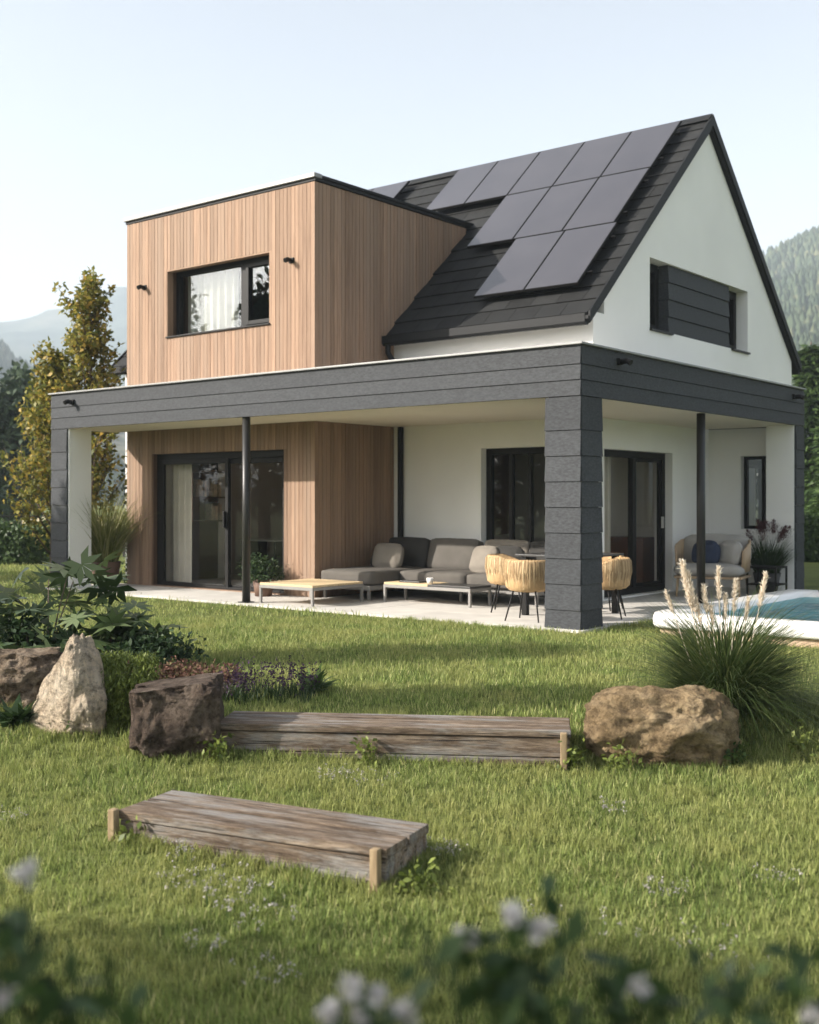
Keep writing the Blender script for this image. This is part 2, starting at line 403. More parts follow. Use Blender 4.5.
# terrace of pale pavers
def terrace():
    m = MB()
    def area(x0, x1, y0, y1, s=.8):
        nx, ny = round((x1-x0)/s), round((y1-y0)/s); dx, dy = (x1-x0)/nx, (y1-y0)/ny
        for i in range(nx):
            for j in range(ny): m.box(x0+i*dx+.002, x0+(i+1)*dx-.002, y0+j*dy+.002, y0+(j+1)*dy-.002, -.12, random.uniform(-.0008, .0008))
    area(-9.6, -4.9, -.07, 1.24); area(-4.9, .07, -.07, 2.97); area(-1.53, .07, 2.974, 6.63)
    tag(m.build('terrace', MT['paver']), kind='structure')
    b = MB(); b.box(-9.59, -4.9, -.065, 1.235, -.2, -.006); b.box(-4.9, .065, -.065, 2.96, -.2, -.006); b.box(-1.52, .065, 2.96, 6.6, -.2, -.006)
    tag(b.build('terrace_base', M('mortar', (.25, .235, .21), .9)), kind='structure')
terrace()
# ================================================================== HOUSE
HX0, HX1, HY0, HY1 = -11.5, -1.53, 2.96, 10.2
EY, EZ, RY, RZ = 2.76, 3.88, 6.58, 7.42; SL = (RZ-EZ)/(RY-EY)
BX0, BX1, BY, BT = -9.17, -4.97, 1.2, 5.86
CE, PT = 2.48, 2.98
house = thing('house', 'modern white gabled house with larch clad box, solar roof and dark porch', 'house', (-5, 4, 0))
def roofz(y): return EZ+SL*(y-EY) if y < RY else EZ+SL*(2*RY-y-EY)
cl = [(Vector((0, RY, RZ-.16)), Vector((0, -SL, 1))), (Vector((0, RY, RZ-.16)), Vector((0, SL, 1)))]
wins = (4.60, 8.18, 3.86, 4.89); gdoor = (3.12, 5.34, .02, 2.07)
# gable wall facing the spa, front wall, far walls
wall('gable_wall', house, (HX1, 0, 0), Y_, X_, (HY0+.3, HY1), (-.1, RZ), [gdoor, wins], .3, MT['plaster'], cl)
wall('gable_wall', house, (HX0, 0, 0), Y_, nX, (HY0, HY1-.3), (-.1, RZ), [], .3, MT['plaster'], cl)
fdoor = (-3.36, -1.78, .02, 2.11)
wall('front_wall', house, (0, HY0, 0), X_, nY, (HX0+.3, HX1), (-.1, roofz(HY0)-.17), [fdoor, (BX0+.25, BX1-.25, 0.0, 3.55)], .3, MT['plaster'])
wall('rear_wall', house, (0, HY1, 0), X_, Y_, (HX0, HX1-.3), (-.1, 3.7), [], .3, MT['plaster'])
# interior floors and partitions
m = MB(); m.box(HX0+.3, HX1-.3, HY0+.3, HY1-.3, 2.62, 2.82); m.box(BX0+.25, BX1-.25, BY+.25, HY0+.3, 2.62, 2.82); m.build('upper_floor', MT['plaster_pale'], house)
m = MB(); m.box(HX0+.3, HX1-.3, HY0, HY1-.3, -.05, .012); m.box(BX0+.2, BX1-.2, BY+.05, HY0, -.05, .012); m.build('ground_floor', MT['wfloor'], house)
m = MB(); m.box(-4.75, -4.6, HY0+.31, 8, .013, 2.619); m.box(-9.6, -4.76, 5.2, 5.3, .013, 2.619); m.box(-9.6, -9.45, HY0+.31, 5.19, .013, 2.619)
m.build('partition', MT['plaster_in'], house)
MB().box(-4.59, HX1-.31, 5.7, 5.8, .013, 2.619).build('partition', MT['plaster_pale'], house)
m = MB(); m.box(-9.6, -4.6, 4.9, 5.0, 2.83, 5.0); m.box(-3.6, -3.5, 4.7, 8.4, 2.83, 5.1); m.build('partition', MT['plaster_pale'], house)
# annex wall in the covered nook
nwin = (-1.0, -.38, .92, 2.05)
wall('annex_wall', house, (0, 6.62, 0), X_, nY, (HX1-.001, -.32), (-.1, CE+.02), [nwin], .24, MT['plaster'])

def bars(name, parent, o, u, n, ur, zr, mull, fw=.07, fd=(-.08, 0.), mat='darkm', rails=(), fb=None):
    fb = fb or fw
    m = MB(); u0, u1 = ur; z0, z1 = zr
    m.obox(o, u, n, (u0, u0+fw), fd, (z0, z1)); m.obox(o, u, n, (u1-fw, u1), fd, (z0, z1))
    m.obox(o, u, n, (u0+fw, u1-fw), fd, (z0, z0+fb)); m.obox(o, u, n, (u0+fw, u1-fw), fd, (z1-fw, z1))
    for c, w in mull: m.obox(o, u, n, (c-w/2, c+w/2), fd, (z0+fb, z1-fw))
    for a, b, z, w in rails: m.obox(o, u, n, (a, b), (fd[0]+.01, fd[1]-.01), (z-w/2, z+w/2))
    return m.build(name, MT[mat], parent, bevel=.004)
def pane(parent, o, u, n, ur, zr, at_=-.045, mat='glass'):
    m = MB(); o, u, n = Vector(o), Vector(u), Vector(n)
    p = [o+u*a+n*at_+Vector((0, 0, z)) for a, z in ((ur[0], zr[0]), (ur[1], zr[0]), (ur[1], zr[1]), (ur[0], zr[1]))]
    m.add(p, [(0, 1, 2, 3)]); return m.build('pane', MT[mat], parent, fix=False)
# ---- timber clad box
bwin = (-8.18, -5.86, 3.92, 4.99); bdoor = (-8.53, -5.58, .015, 2.10)
BK = .03
bk = wall('clad_box', house, (0, BY+BK, 0), X_, nY, (BX0+BK, BX1-BK), (-.05, BT), [bwin, bdoor], .2, MT['clad_back'])
MB().obox((BX1-BK, 0, 0), Y_, X_, (BY+BK+.2, HY0-.002), (-.2, 0), (-.05, BT)).build('side_wall', MT['clad_back'], bk)
added_win = (1.50, 2.02, .3, 2.2)  # unseen side opening, added so sunlight brightens the box room
wall('side_wall', bk, (BX0+BK, 0, 0), Y_, nX, (BY+BK+.2, HY0-.002), (-.05, BT), [added_win], .2, MT['clad_back'])
wall('side_wall', bk, (BX1-BK, 0, 0), Y_, X_, (HY0, 5.3), (3.3, BT), [], .15, MT['clad_back'], [(Vector((0, EY, EZ-.02)), Vector((0, SL, -1)))])
wall('side_wall', bk, (BX0+BK, 0, 0), Y_, nX, (HY0, 5.3), (3.3, BT), [], .15, MT['clad_back'], [(Vector((0, EY, EZ-.02)), Vector((0, SL, -1)))])
def clad(o, u, n, u0, u1, zlo, zhi, holes, pitch=.078, gap=.006):
    m = MB(); k = round((u1-u0)/pitch); p = (u1-u0)/k
    for i in range(k):
        a, b = u0+i*p+gap/2, u0+(i+1)*p-gap/2; segs = [(min(zlo(a), zlo(b)) if callable(zlo) else zlo, zhi, a, b)]
        for h in holes:
            if b > h[0]-.001 and a < h[1]+.001:
                out = []
                for s, e, l, q in segs:
                    if s < h[2] < e: out.append((s, h[2], l, q))
                    if s < h[3] < e: out.append((h[3], e, l, q))
                    if e <= h[2] or s >= h[3]: out.append((s, e, l, q)); continue
                    if a < h[0]-.006: out.append((max(s, h[2]), min(e, h[3]), a, h[0]-.001))
                    if b > h[1]+.006: out.append((max(s, h[2]), min(e, h[3]), h[1]+.001, b))
                segs = out
        j = random.uniform(-.002, .002)
        for s, e, l, q in segs: m.obox(o, u, n, (l, q), (.002, BK+j), (s, e))
    return m
clad((0, BY+BK, 0), X_, nY, BX0, BX1, .0, BT-.01, [bwin, bdoor]).build('cladding', MT['clad'], bk)
clad((BX1-BK, 0, 0), Y_, X_, BY+.004, HY0-.012, .0, BT-.01, []).build('cladding', MT['clad'], bk)
clad((BX1-BK, 0, 0), Y_, X_, HY0-.008, 4.82, lambda y: roofz(y)-.02, BT-.01, []).build('cladding', MT['clad'], bk)
clad((BX0+BK, 0, 0), Y_, nX, BY+.004, 4.82, lambda y: 0. if y < HY0 else roofz(y)-.02, BT-.01, [added_win]).build('cladding', MT['clad'], bk)
m = MB(); m.box(BX0-.02, BX1+.02, BY-.01, 5.3, BT, BT+.045); m.build('box_roof', MT['trim'], bk)
m = MB(); m.box(BX0-.04, BX1+.035, BY-.045, BY+.12, BT+.04, BT+.105); m.box(BX0-.035, BX0+.12, BY+.12, 5.3, BT+.046, BT+.10); m.build('roof_edge', MT['capm'], bk, bevel=.008)
m = MB(); m.box(BX1-.12, BX1+.036, BY+.12, 5.05, BT+.046, BT+.095); m.build('roof_edge', MT['trim'], bk, bevel=.008)
# reveal boards + upper window
w = bars('window', house, (0, BY+.2, 0), X_, nY, bwin[:2], bwin[2:], [(-6.62, .13)], .075)
bars('sash', w, (0, BY+.195, 0), X_, nY, (-6.555, bwin[1]-.075), (bwin[2]+.075, bwin[3]-.075), [], .06, (-.05, .025))
pane(w, (0, BY+.2, 0), X_, nY, (bwin[0]+.07, -6.68), (bwin[2]+.07, bwin[3]-.07), mat='glass_up'); pane(w, (0, BY+.2, 0), X_, nY, (-6.5, bwin[1]-.13), (bwin[2]+.13, bwin[3]-.13), -.02, mat='glass_up')
m = MB(); m.box(bwin[0], bwin[1], BY-.03, BY+.119, bwin[2]+.0005, bwin[2]+.022); m.build('sill', MT['darkm'], w, bevel=.004)
m = MB()
m.box(bwin[0]+.0005, bwin[0]+.02, BY+.002, BY+.119, bwin[2]+.024, bwin[3]-.021); m.box(bwin[1]-.02, bwin[1]-.0005, BY+.002, BY+.119, bwin[2]+.024, bwin[3]-.021); m.box(bwin[0]+.0005, bwin[1]-.0005, BY+.002, BY+.119, bwin[3]-.02, bwin[3]-.0005)
m.build('reveal', MT['clad'], w)
w = bars('window', house, (BX0+.15, 0, 0), Y_, nX, added_win[:2], added_win[2:], [], .07); pane(w, (BX0+.15, 0, 0), Y_, nX, (added_win[0]+.07, added_win[1]-.07), (added_win[2]+.07, added_win[3]-.07))  # added window on the hidden side, there to let light in
# ground sliding door of the box
d = bars('sliding_door', house, (0, BY+.1, 0), X_, nY, bdoor[:2], bdoor[2:], [], .10, (-.1, 0.), fb=.03)
bars('sash', d, (0, BY+.09, 0), X_, nY, (-8.43, -6.86), (.046, 2.0), [], .07, (-.05, -.005), fb=.035); bars('sash', d, (0, BY+.15, 0), X_, nY, (-6.98, -5.68), (.046, 2.0), [], .08, (-.045, -.002), fb=.035)
pane(d, (0, BY+.09, 0), X_, nY, (-8.36, -6.93), (.08, 1.93), -.03); pane(d, (0, BY+.15, 0), X_, nY, (-6.9, -5.76), (.08, 1.92), -.025)
m = MB(); m.box(-6.93, -6.90, BY+.045, BY+.085, .95, 1.2); m.build('handle', MT['darkm'], d)
# sliding door in the front wall
o = (0, HY0+.13, 0); d = bars('sliding_door', house, o, X_, nY, fdoor[:2], fdoor[2:], [(-2.94, .06), (-2.62, .05)], .09)
pane(d, o, X_, nY, (fdoor[0]+.09, -2.97), (.11, 2.02), mat='glass_dark'); pane(d, o, X_, nY, (-2.91, -2.645), (.11, 2.02), mat='glass_dark'); pane(d, o, X_, nY, (-2.595, fdoor[1]-.09), (.11, 2.02), mat='glass_dark')
# sliding door in the gable wall
o = (HX1-.12, 0, 0); d = bars('sliding_door', house, o, Y_, X_, gdoor[:2], gdoor[2:], [(4.36, .10)], .095)
pane(d, o, Y_, X_, (gdoor[0]+.095, 4.31), (.115, 1.975)); bars('sash', d, (HX1-.13, 0, 0), Y_, X_, (4.41, 5.245), (.115, 1.975), [], .05, (-.06, -.01)); pane(d, o, Y_, X_, (4.46, 5.195), (.165, 1.925))
m = MB(); m.box(HX1-.12, HX1-.085, 5.205, 5.235, .95, 1.12); m.build('handle', MT['silver'], d)
# gable window band: window, clad panel, window
o = (HX1-.2, 0, 0)
for a, b in ((4.60, 5.27), (7.50, 8.18)):
    w = bars('window', house, o, Y_, X_, (a, b), wins[2:], [], .075); bars('sash', w, (HX1-.19, 0, 0), Y_, X_, (a+.075, b-.075), (wins[2]+.075, wins[3]-.075), [], .05, (-.06, -.005))
    pane(w, o, Y_, X_, (a+.125, b-.125), (wins[2]+.125, wins[3]-.125), -.04)
    m = MB(); m.box(HX1-.2, HX1+.04, a-.005, b+.03, wins[2]-.03, wins[2]-.001); m.build('sill', MT['darkm'], w)
m = MB(); pz = wins[2]; ph = (wins[3]-wins[2])/4
for i in range(4): m.prism((HX1-.06, 0, 0), Y_, X_, [(-.14, pz+i*ph+.0005), (.035, pz+i*ph+.0005), (.014, pz+(i+1)*ph-.006), (-.14, pz+(i+1)*ph-.006)], 5.275, 7.495)
m.build('clad_panel', MT['fibre'], house)
# nook window
o = (0, 6.62+.12, 0); w = bars('window', house, o, X_, nY, nwin[:2], nwin[2:], [(-.69, .05)], .05)
pane(w, o, X_, nY, (-.95, -.715), (.97, 2.0), mat='glass_nook'); pane(w, o, X_, nY, (-.665, -.43), (.97, 2.0), mat='glass_nook')
# ---- main roof
m = MB(); TX0, TX1 = HX0-.1, HX1+.07
m.add([(TX0, EY, EZ-.17), (TX0, EY, EZ-.03), (TX0, RY, RZ-.03), (TX0, RY, RZ-.2), (TX1, EY, EZ-.17), (TX1, EY, EZ-.03), (TX1, RY, RZ-.03), (TX1, RY, RZ-.2)], [(0, 1, 2, 3), (7, 6, 5, 4), (0, 4, 5, 1), (1, 5, 6, 2), (2, 6, 7, 3), (3, 7, 4, 0)])
rf = m.build('roof', MT['trim'], house)
m = MB(); y2 = 2*RY-EY
m.add([(TX0, y2, EZ-.17), (TX0, y2, EZ-.03), (TX0, RY+.001, RZ-.03), (TX0, RY+.001, RZ-.2), (TX1, y2, EZ-.17), (TX1, y2, EZ-.03), (TX1, RY+.001, RZ-.03), (TX1, RY+.001, RZ-.2)], [(3, 2, 1, 0), (4, 5, 6, 7), (1, 5, 4, 0), (2, 6, 5, 1), (3, 7, 6, 2), (0, 4, 7, 3)])
m.build('rear_slope', MT['trim'], rf)
cs = math.hypot(1, SL); sy, sz = 1/cs, SL/cs
def tiles(sgn, y_e):
    m = MB(); n = 16; ln = math.hypot(RY-EY, RZ-EZ)+.02; p = ln/n; nxt = 24; wd = (TX1-TX0-.04)/nxt
    for i in range(n):
        for j in range(-1, nxt+1):
            a = TX0+.02+(j+(.5 if i % 2 else 0))*wd; b = a+wd-.006; a = max(a, TX0+.02); b = min(b, TX1-.02)
            if b-a < .05: continue
            if sgn > 0 and i*p < 3.05 and b > BX0+.1 and a < BX1-.2: continue
            q = []
            for s, h0 in ((i*p-.03, .026+random.uniform(0, .004)), (i*p+p, .008)):
                for t in (0, h0):
                    q.append((y_e+sgn*(s*sy-t*sz), EZ-.03+s*sz+t*sy))
            # q: bottom-low, bottom-high, top-low, top-high
            vs = [(a, *q[0]), (b, *q[0]), (b, *q[1]), (a, *q[1]), (a, *q[2]), (b, *q[2]), (b, *q[3]), (a, *q[3])]
            m.add(vs, [(0, 1, 2, 3), (3, 2, 6, 7), (0, 3, 7, 4), (1, 5, 6, 2), (4, 7, 6, 5)])
    return m
tiles(1, EY).build('roof_tiles', MT['tile'], rf); tiles(-1, y2).build('roof_tiles', MT['tile'], rf)
m = MB(); m.prism((0, RY, RZ), X_, Y_, [(-.13, -.075), (-.11, -.045), (0, .05), (.11, -.045), (.13, -.075), (0, .01)], TX0-.01, TX1+.01); m.build('ridge_cap', MT['trim'], rf)
m = MB()
for sgn, ye in ((1, EY), (-1, y2)):
    lo = (ye-sgn*.05, EZ-.05); hi = (RY, RZ+.035)
    for xa, xb in ((TX1, TX1+.03), (TX0-.03, TX0)):
        q = [(lo[0], lo[1]+.035), (hi[0], hi[1]), (hi[0], hi[1]-.175), (lo[0], lo[1]-.105)]
        vs = [(xa, *p) for p in q]+[(xb, *p) for p in q]; m = MB(); m.add(vs, [(0, 1, 2, 3), (7, 6, 5, 4), (0, 4, 5, 1), (1, 5, 6, 2), (2, 6, 7, 3), (3, 7, 4, 0)]); m.build('verge_trim', MT['trim'], rf)
m = MB()
prof = [(-.0, .0), (-.0, -.10), (-.03, -.135), (-.09, -.135), (-.12, -.10), (-.12, .01), (-.105, .01), (-.105, -.09), (-.02, -.09), (-.015, .0)]
m.prism((0, EY+.01, EZ-.06), X_, Y_, prof, BX1+.01, TX1-.02)
g = MB().prism((0, EY+.01, EZ-.06), X_, Y_, prof, TX0, BX0-.01).build('gutter', MT['trim'], house); g = MB().prism((0, y2-.01, EZ-.06), X_, nY, prof, TX0, TX1-.02).build('gutter', MT['trim'], house)
g = m.build('gutter', MT['trim'], house)
m = MB(); m.tube([(-4.88, 2.70, 3.72), (-4.88, 2.70, 3.58), (-4.84, 2.76, 3.46), (-4.82, 2.86, 3.34), (-4.81, 2.89, 3.2), (-4.81, 2.89, 2.99)], .042, 10); m.build('downpipe', MT['trim'], g, smooth=True)
m = MB(); m.tube([(-4.80, 2.90, 2.47), (-4.80, 2.90, .0)], .045, 12); m.build('downpipe', MT['trim'], g, smooth=True)
# solar panels
PW = .872
def panel(x1, u0, u1, w=PW):
    def P(x, u, h): return (x, EY+u*sy-h*sz, EZ+u*sz+h*sy)
    x0 = x1-w+.014
    def slab(a, b, c, d, h0, h1):
        vs = [P(a, c, h0), P(b, c, h0), P(b, d, h0), P(a, d, h0), P(a, c, h1), P(b, c, h1), P(b, d, h1), P(a, d, h1)]
        return vs, [(0, 3, 2, 1), (4, 5, 6, 7), (0, 1, 5, 4), (1, 2, 6, 5), (2, 3, 7, 6), (3, 0, 4, 7)]
    m = MB(); m.add(*slab(x0, x1, u0, u1, .115, .15)); o = m.build('solar_panel', MT['darkm'], house)
    g = MB(); g.add(*slab(x0+.012, x1-.012, u0+.012, u1-.012, .1505, .153)); g.build('panel_glass', MT['solar'], o)
for row, (u0, u1, n, xr) in enumerate(((.48, 2.00, 2, -1.80), (2.015, 3.535, 3, -1.86), (3.55, 4.98, 5, -1.85))):
    for k in range(n): panel(xr-k*PW, u0, u1)
    m = MB()
    for uu in (u0+.32, u1-.32):
        def P(x, u, h): return (x, EY+u*sy-h*sz, EZ+u*sz+h*sy)
        a, b = xr-n*PW+.06, xr+.07; vs = []
        for x in (a, b):
            for h, du in ((.085, -.014), (.085, .014), (.113, .014), (.113, -.014)): vs.append(P(x, uu+du, h))
        m.add(vs, [(0, 1, 2, 3), (7, 6, 5, 4), (0, 4, 5, 1), (1, 5, 6, 2), (2, 6, 7, 3), (3, 7, 4, 0)])
        m.tube([P(b-.03, uu, .04), P(b-.01, uu, .07), P(b+.015, uu, .11)], .007, 6)
    m.build('mounting_rail', MT['darkm'], house)
panel(-7.36, 3.55, 4.98); panel(-7.36-PW, 3.55, 4.98); panel(-7.36-2*PW, 3.55, 4.98)
# ---- porch: L-shaped canopy on clad columns
m = MB()
m.box(-9.45, -.03, .03, 1.19, CE+.04, PT-.03); m.box(BX1+.01, -.03, 1.191, HY0-.002, CE+.04, PT-.03); m.box(HX1+.002, -.03, HY0-.001, 6.52, CE+.04, PT-.03)
por = m.build('porch_roof', MT['trim'], house)
m = MB()
m.box(-9.44, -.04, .04, 1.185, CE, CE+.039); m.box(BX1+.012, -.04, 1.187, HY0-.004, CE, CE+.039); m.box(HX1+.004, -.04, HY0-.003, 6.5, CE, CE+.039)
m.build('soffit', MT['ceil'], por)
m = MB()
m.box(-9.455, -.045, .045, 1.15, PT-.028, PT+.0); m.box(BX1+.03, -.045, 1.152, HY0-.006, PT-.028, PT); m.box(HX1+.01, -.045, HY0-.005, 6.5, PT-.028, PT)
m.build('roof_membrane', M('pale_roof_membrane', (.42, .41, .39), .8), por)
def lap(o, u, n, u0, u1, zs, t0=.012, t1=.025):
    m = MB()
    for a, b in zip(zs[:-1], zs[1:]): m.prism(o, u, n, [(-.03, a+.0), (t1, a), (t1-.001, a+.012), (t0, b-.003), (-.03, b-.003)], u0, u1)
    return m
fz = [CE-.004, 2.645, 2.81, PT+.03]
lap((0, 0, 0), X_, nY, -9.48, .012, fz).build('fascia', MT['fibre'], por)
lap((0, 0, 0), Y_, X_, -.0, 6.55, fz).build('fascia', MT['fibre'], por)
lap((-9.48, 0, 0), Y_, nX, .0, 1.18, fz).build('fascia', MT['fibre'], por)
lap((0, 6.55, 0), X_, Y_, -1.49, .012, fz).build('fascia', MT['fibre'], por)
m = MB(); m.box(-9.525, .05, -.05, .12, PT+.032, PT+.058); m.box(-.12, .05, .121, 6.565, PT+.032, PT+.058); m.box(-9.525, -9.36, .121, 1.15, PT+.032, PT+.058); m.build('cap_flashing', MT['capm'], por, bevel=.006)
cz = [0.0]+[.2+.2735*i for i in range(9)]; cz[-1] = CE-.008
m = MB(); m.box(-.40, -.02, .02, .42, -.05, CE-.001); col = m.build('column', MT['trim'], house)
m = lap((0, 0, 0), X_, nY, -.42, .0125, cz); m.v += []; m2 = lap((0, 0, 0), Y_, X_, 0., .44, cz)
m.build('column_cladding', MT['fibre'], col); m2.build('column_cladding', MT['fibre'], col)
lap((-.42, 0, 0), Y_, nX, 0.001, .44, cz).build('column_cladding', MT['fibre'], col); lap((0, .44, 0), X_, Y_, -.4205, .0, cz).build('column_cladding', MT['fibre'], col)
m = MB(); m.box(-9.45, -9.05, .012, .42, -.05, CE-.001); col = m.build('column', MT['plaster'], house)
lap((0, .0, 0), X_, nY, -9.48, -9.075, cz).build('column_cladding', MT['fibre'], col); lap((-9.45, 0, 0), Y_, nX, 0.014, .42, cz).build('column_cladding', MT['fibre'], col)
m = MB(); m.box(-.43, -.012, 6.2, 6.53, -.05, CE-.001); col = m.build('column', MT['plaster'], house)
lap((-.0, 0, 0), Y_, X_, 6.225, 6.55, cz).build('column_cladding', MT['fibre'], col)
for x, y in ((-5.15, .06), (-.12, 3.24)):
    m = MB(); m.tube([(x, y, .001), (x, y, CE-.002)], .055, 16); o = m.build('post', MT['post'], house, smooth=False)
    for p in o.data.polygons: p.use_smooth = len(p.vertices) == 4
    m = MB(); m.box(x-.08, x+.08, y-.08, y+.08, .001, .012); m.build('foot_plate', MT['post'], o)
# wall lamps
def lamp(x, y, z, n):
    n = Vector(n); u = Vector((-n.y, n.x, 0)); p = Vector((x, y, z)); m = MB()
    m.obox(p, u, n, (-.045, .045), (-.035, .02), (-.035, .04)); m.tube([p+n*.015, p+n*.09+Vector((0, 0, .005)), p+n*.14-Vector((0, 0, .02))], [.03, .034, .036], 10)
    o = m.build('wall_lamp', MT['darkm'], house, bevel=.004)
    g = MB(); g.lathe([(.0, 0), (.026, .0)], 10, p+n*.135-Vector((0, 0, .052))); 
for a in ((-8.71, BY-.0, 4.78, nY), (-5.42, BY-.0, 4.79, nY), (-8.9, -.035, 2.87, nY), (.035, .8, 2.9, X_), (.035, 6.1, 2.88, X_)): lamp(*a)
# ================================================================== INSIDE THE ROOMS
def curtain(name, label, x0, x1, y, z0, z1, along='x', group=None):
    m = MB(); n = 60; vs = []
    for i in range(n+1):
        t = i/n; w = .035*math.sin(t*(x1-x0)/.16*2*math.pi)+.01*math.sin(t*37)
        for z in (z0, z1):
            k = .75 if z == z0 else 1.
            a = x0+t*(x1-x0)*k if False else x0+t*(x1-x0)
            vs.append((a, y+w*k, z) if along == 'x' else (y+w*k, a, z))
    m.add(vs, [(2*i, 2*i+2, 2*i+3, 2*i+1) for i in range(n)])
    o = m.build(name, MT['curtain'], smooth=True); return tag(o, label, 'curtain', group)
curtain('curtain', 'beige pleated curtain behind the left pane of the big timber-framed sliding door', -8.70, -8.0, 1.55, .02, 2.5)
curtain('curtain', 'pale curtain behind the upper window of the timber clad box', -8.15, -7.0, 1.62, 2.83, 5.3)
curtain('curtain', 'pale curtain inside the sliding door of the white gable wall', 3.98, 4.28, -1.98, .02, 2.5, 'y')
sh = thing('wall_shelf', 'dark walnut wall shelf with books seen through the big sliding door', 'shelf', (-8.93, 2.5, 1.0))
m = MB()
for z in (1.0, 1.40, 1.84): m.box(-8.93, -8.70, 2.2, 2.92, z, z+.025)
m.box(-8.935, -8.92, 2.2, 2.92, 1.026, 1.839); m.box(-8.93, -8.70, 2.175, 2.199, 1.0, 1.865); m.build('boards', MT['walnut'], sh)
for z, y0, y1, lb in ((1.426, 2.3, 2.52, 'on the left of the upper shelf board'), (1.426, 2.62, 2.85, 'on the right of the upper shelf board'), (1.026, 2.64, 2.85, 'on the lowest shelf board')):
    m = MB(); y = y0
    while y < y1:
        wv = random.uniform(.025, .05); m.box(-8.90, -8.74, y, y+wv-.003, z, z+random.uniform(.2, .30)); y += wv
    tag(m.build('book_row', MT['book']), 'row of upright books '+lb, 'books', 'books on the wall shelf')
dk = thing('desk', 'dark desk with pale top behind the right pane of the big sliding door', 'desk', (-8.95, 4.2, .012))
m = MB(); m.box(-9.42, -8.5, 3.9, 4.6, .63, .655); m.build('desk_top', MT['white_thing'], dk)
for xx_ in (-9.4, -8.57): MB().box(xx_, xx_+.05, 3.95, 4.55, .013, .629).build('side_panel', MT['dtop'], dk)
cb = thing('sideboard', 'low red-brown sideboard inside the gable sliding door', 'sideboard', (-2.8, 5.4, .012))
m = MB(); m.box(-3.6, -1.95, 5.2, 5.69, .06, .8); m.build('carcass', MT['redbrown'], cb, bevel=.005); m = MB(); m.box(-3.5, -2.05, 5.25, 5.6, .013, .06); m.build('plinth', MT['dtop'], cb)
pl = thing('room_pillar', 'pale square pillar just inside the gable sliding door', 'pillar', (-2.6, 4.9, .012)); m = MB(); m.box(-2.62, -2.48, 4.55, 4.75, .013, 2.6); m.build('shaft', MT['plaster_pale'], pl)
tp = tag(MB().box(-4.595, -4.56, 4.9, 5.65, .8, 2.3).build('wall_panel', MT['walnut']), 'tall brown timber panel deep inside the front sliding door', 'panel')
# ================================================================== TERRACE FURNITURE
def slat_table(name, label, cat, x0, x1, y0, y1, z, top, dark=None):
    t = thing(name, label, cat, ((x0+x1)/2, (y0+y1)/2, 0))
    m = MB(); e = .035
    m.box(x0, x1, y0, y0+e, z-.07, z-.03); m.box(x0, x1, y1-e, y1, z-.07, z-.03); m.box(x0, x0+e, y0+e, y1-e, z-.07, z-.03); m.box(x1-e, x1, y0+e, y1-e, z-.07, z-.03); m.build('frame', MT['legm'], t, bevel=.003)
    for x in (x0, x1-e):
        for y in (y0, y1-e): MB().box(x+.001, x+e-.001, y+.001, y+e-.001, .001, z-.071).build('leg', MT['legm'], t, bevel=.003)
    m = MB(); n = max(3, round((y1-y0)/.1)); p = (y1-y0-.01)/n
    for i in range(n): m.box(x0+.006, (x1 if not dark else x0+dark)-.006, y0+.005+i*p+.003, y0+.005+(i+1)*p-.003, z-.029, z)
    m.build('table_top', MT[top], t, bevel=.003)
    if dark: MB().box(x0+dark+.002, x1-.006, y0+.006, y1-.006, z-.029, z-.002).build('tray_top', MT['dtop'], t, bevel=.003)
    return t
slat_table('low_platform_table', 'square low table with pale teak slats and grey legs at end of chaise', 'table', -5.0, -4.02, .15, 1.15, .27, 'teak')
slat_table('coffee_table', 'long low coffee table, half teak half dark top, in front of grey sofa', 'table', -3.80, -2.36, 1.30, 1.78, .265, 'teak', .75)
tr = tag(MB().box(-3.62, -3.28, 1.42, 1.64, .2655, .285).build('magazine', MT['dtop'], bevel=.004), 'dark magazine lying on the teak half of the coffee table', 'magazine')
m = MB(); m.lathe([(0.0, 0), (.035, 0), (.042, .03), (.045, .075), (.039, .075), (.035, .01), (0, .01)], 16, (-3.12, 1.45, .266)); tag(m.build('cup', MT['white_thing'], smooth=True), 'small white cup on the coffee table', 'cup')
SOY = .11
so = thing('corner_sofa', 'grey L-shaped outdoor sofa with chaise against the white wall', 'sofa', (-3.4, 2.2, 0))
m = MB(); m.box(-4.9, -4.0, 1.25, 2.83, .14, .2); m.box(-3.999, -1.75, 1.92, 2.83, .14, .2); m.build('base_frame', MT['legm'], so, bevel=.005)
for x, y in ((-4.87, 1.27), (-4.06, 1.27), (-4.87, 2.76), (-3.0, 1.94), (-1.8, 1.94), (-1.8, 2.76)): MB().box(x, x+.035, y, y+.035, .001, .139).build('leg', MT['legm'], so)
cushion('seat_cushion', (-4.91, -4.0), (1.24, 2.82), (.2, .40), MT['sofa'], so, .045, .012)
cushion('seat_cushion', (-3.99, -2.85), (1.86, 2.7), (.2, .39), MT['sofa'], so, .045, .012); cushion('seat_cushion', (-2.84, -1.75), (1.86, 2.7), (.2, .39), MT['sofa'], so, .045, .012)
tilt = Matrix.Rotation(R_(-14), 3, 'X')
for x0, x1, mm in ((-4.75, -4.02, 'sofa_d'), (-3.98, -3.12, 'sofa'), (-3.02, -2.3, 'cush_l'), (-2.28, -1.75, 'sofa_d')): cushion('back_cushion', (x0, x1), (2.50, 2.68), (.37, .81), MT[mm], so, .05, .016, tilt)
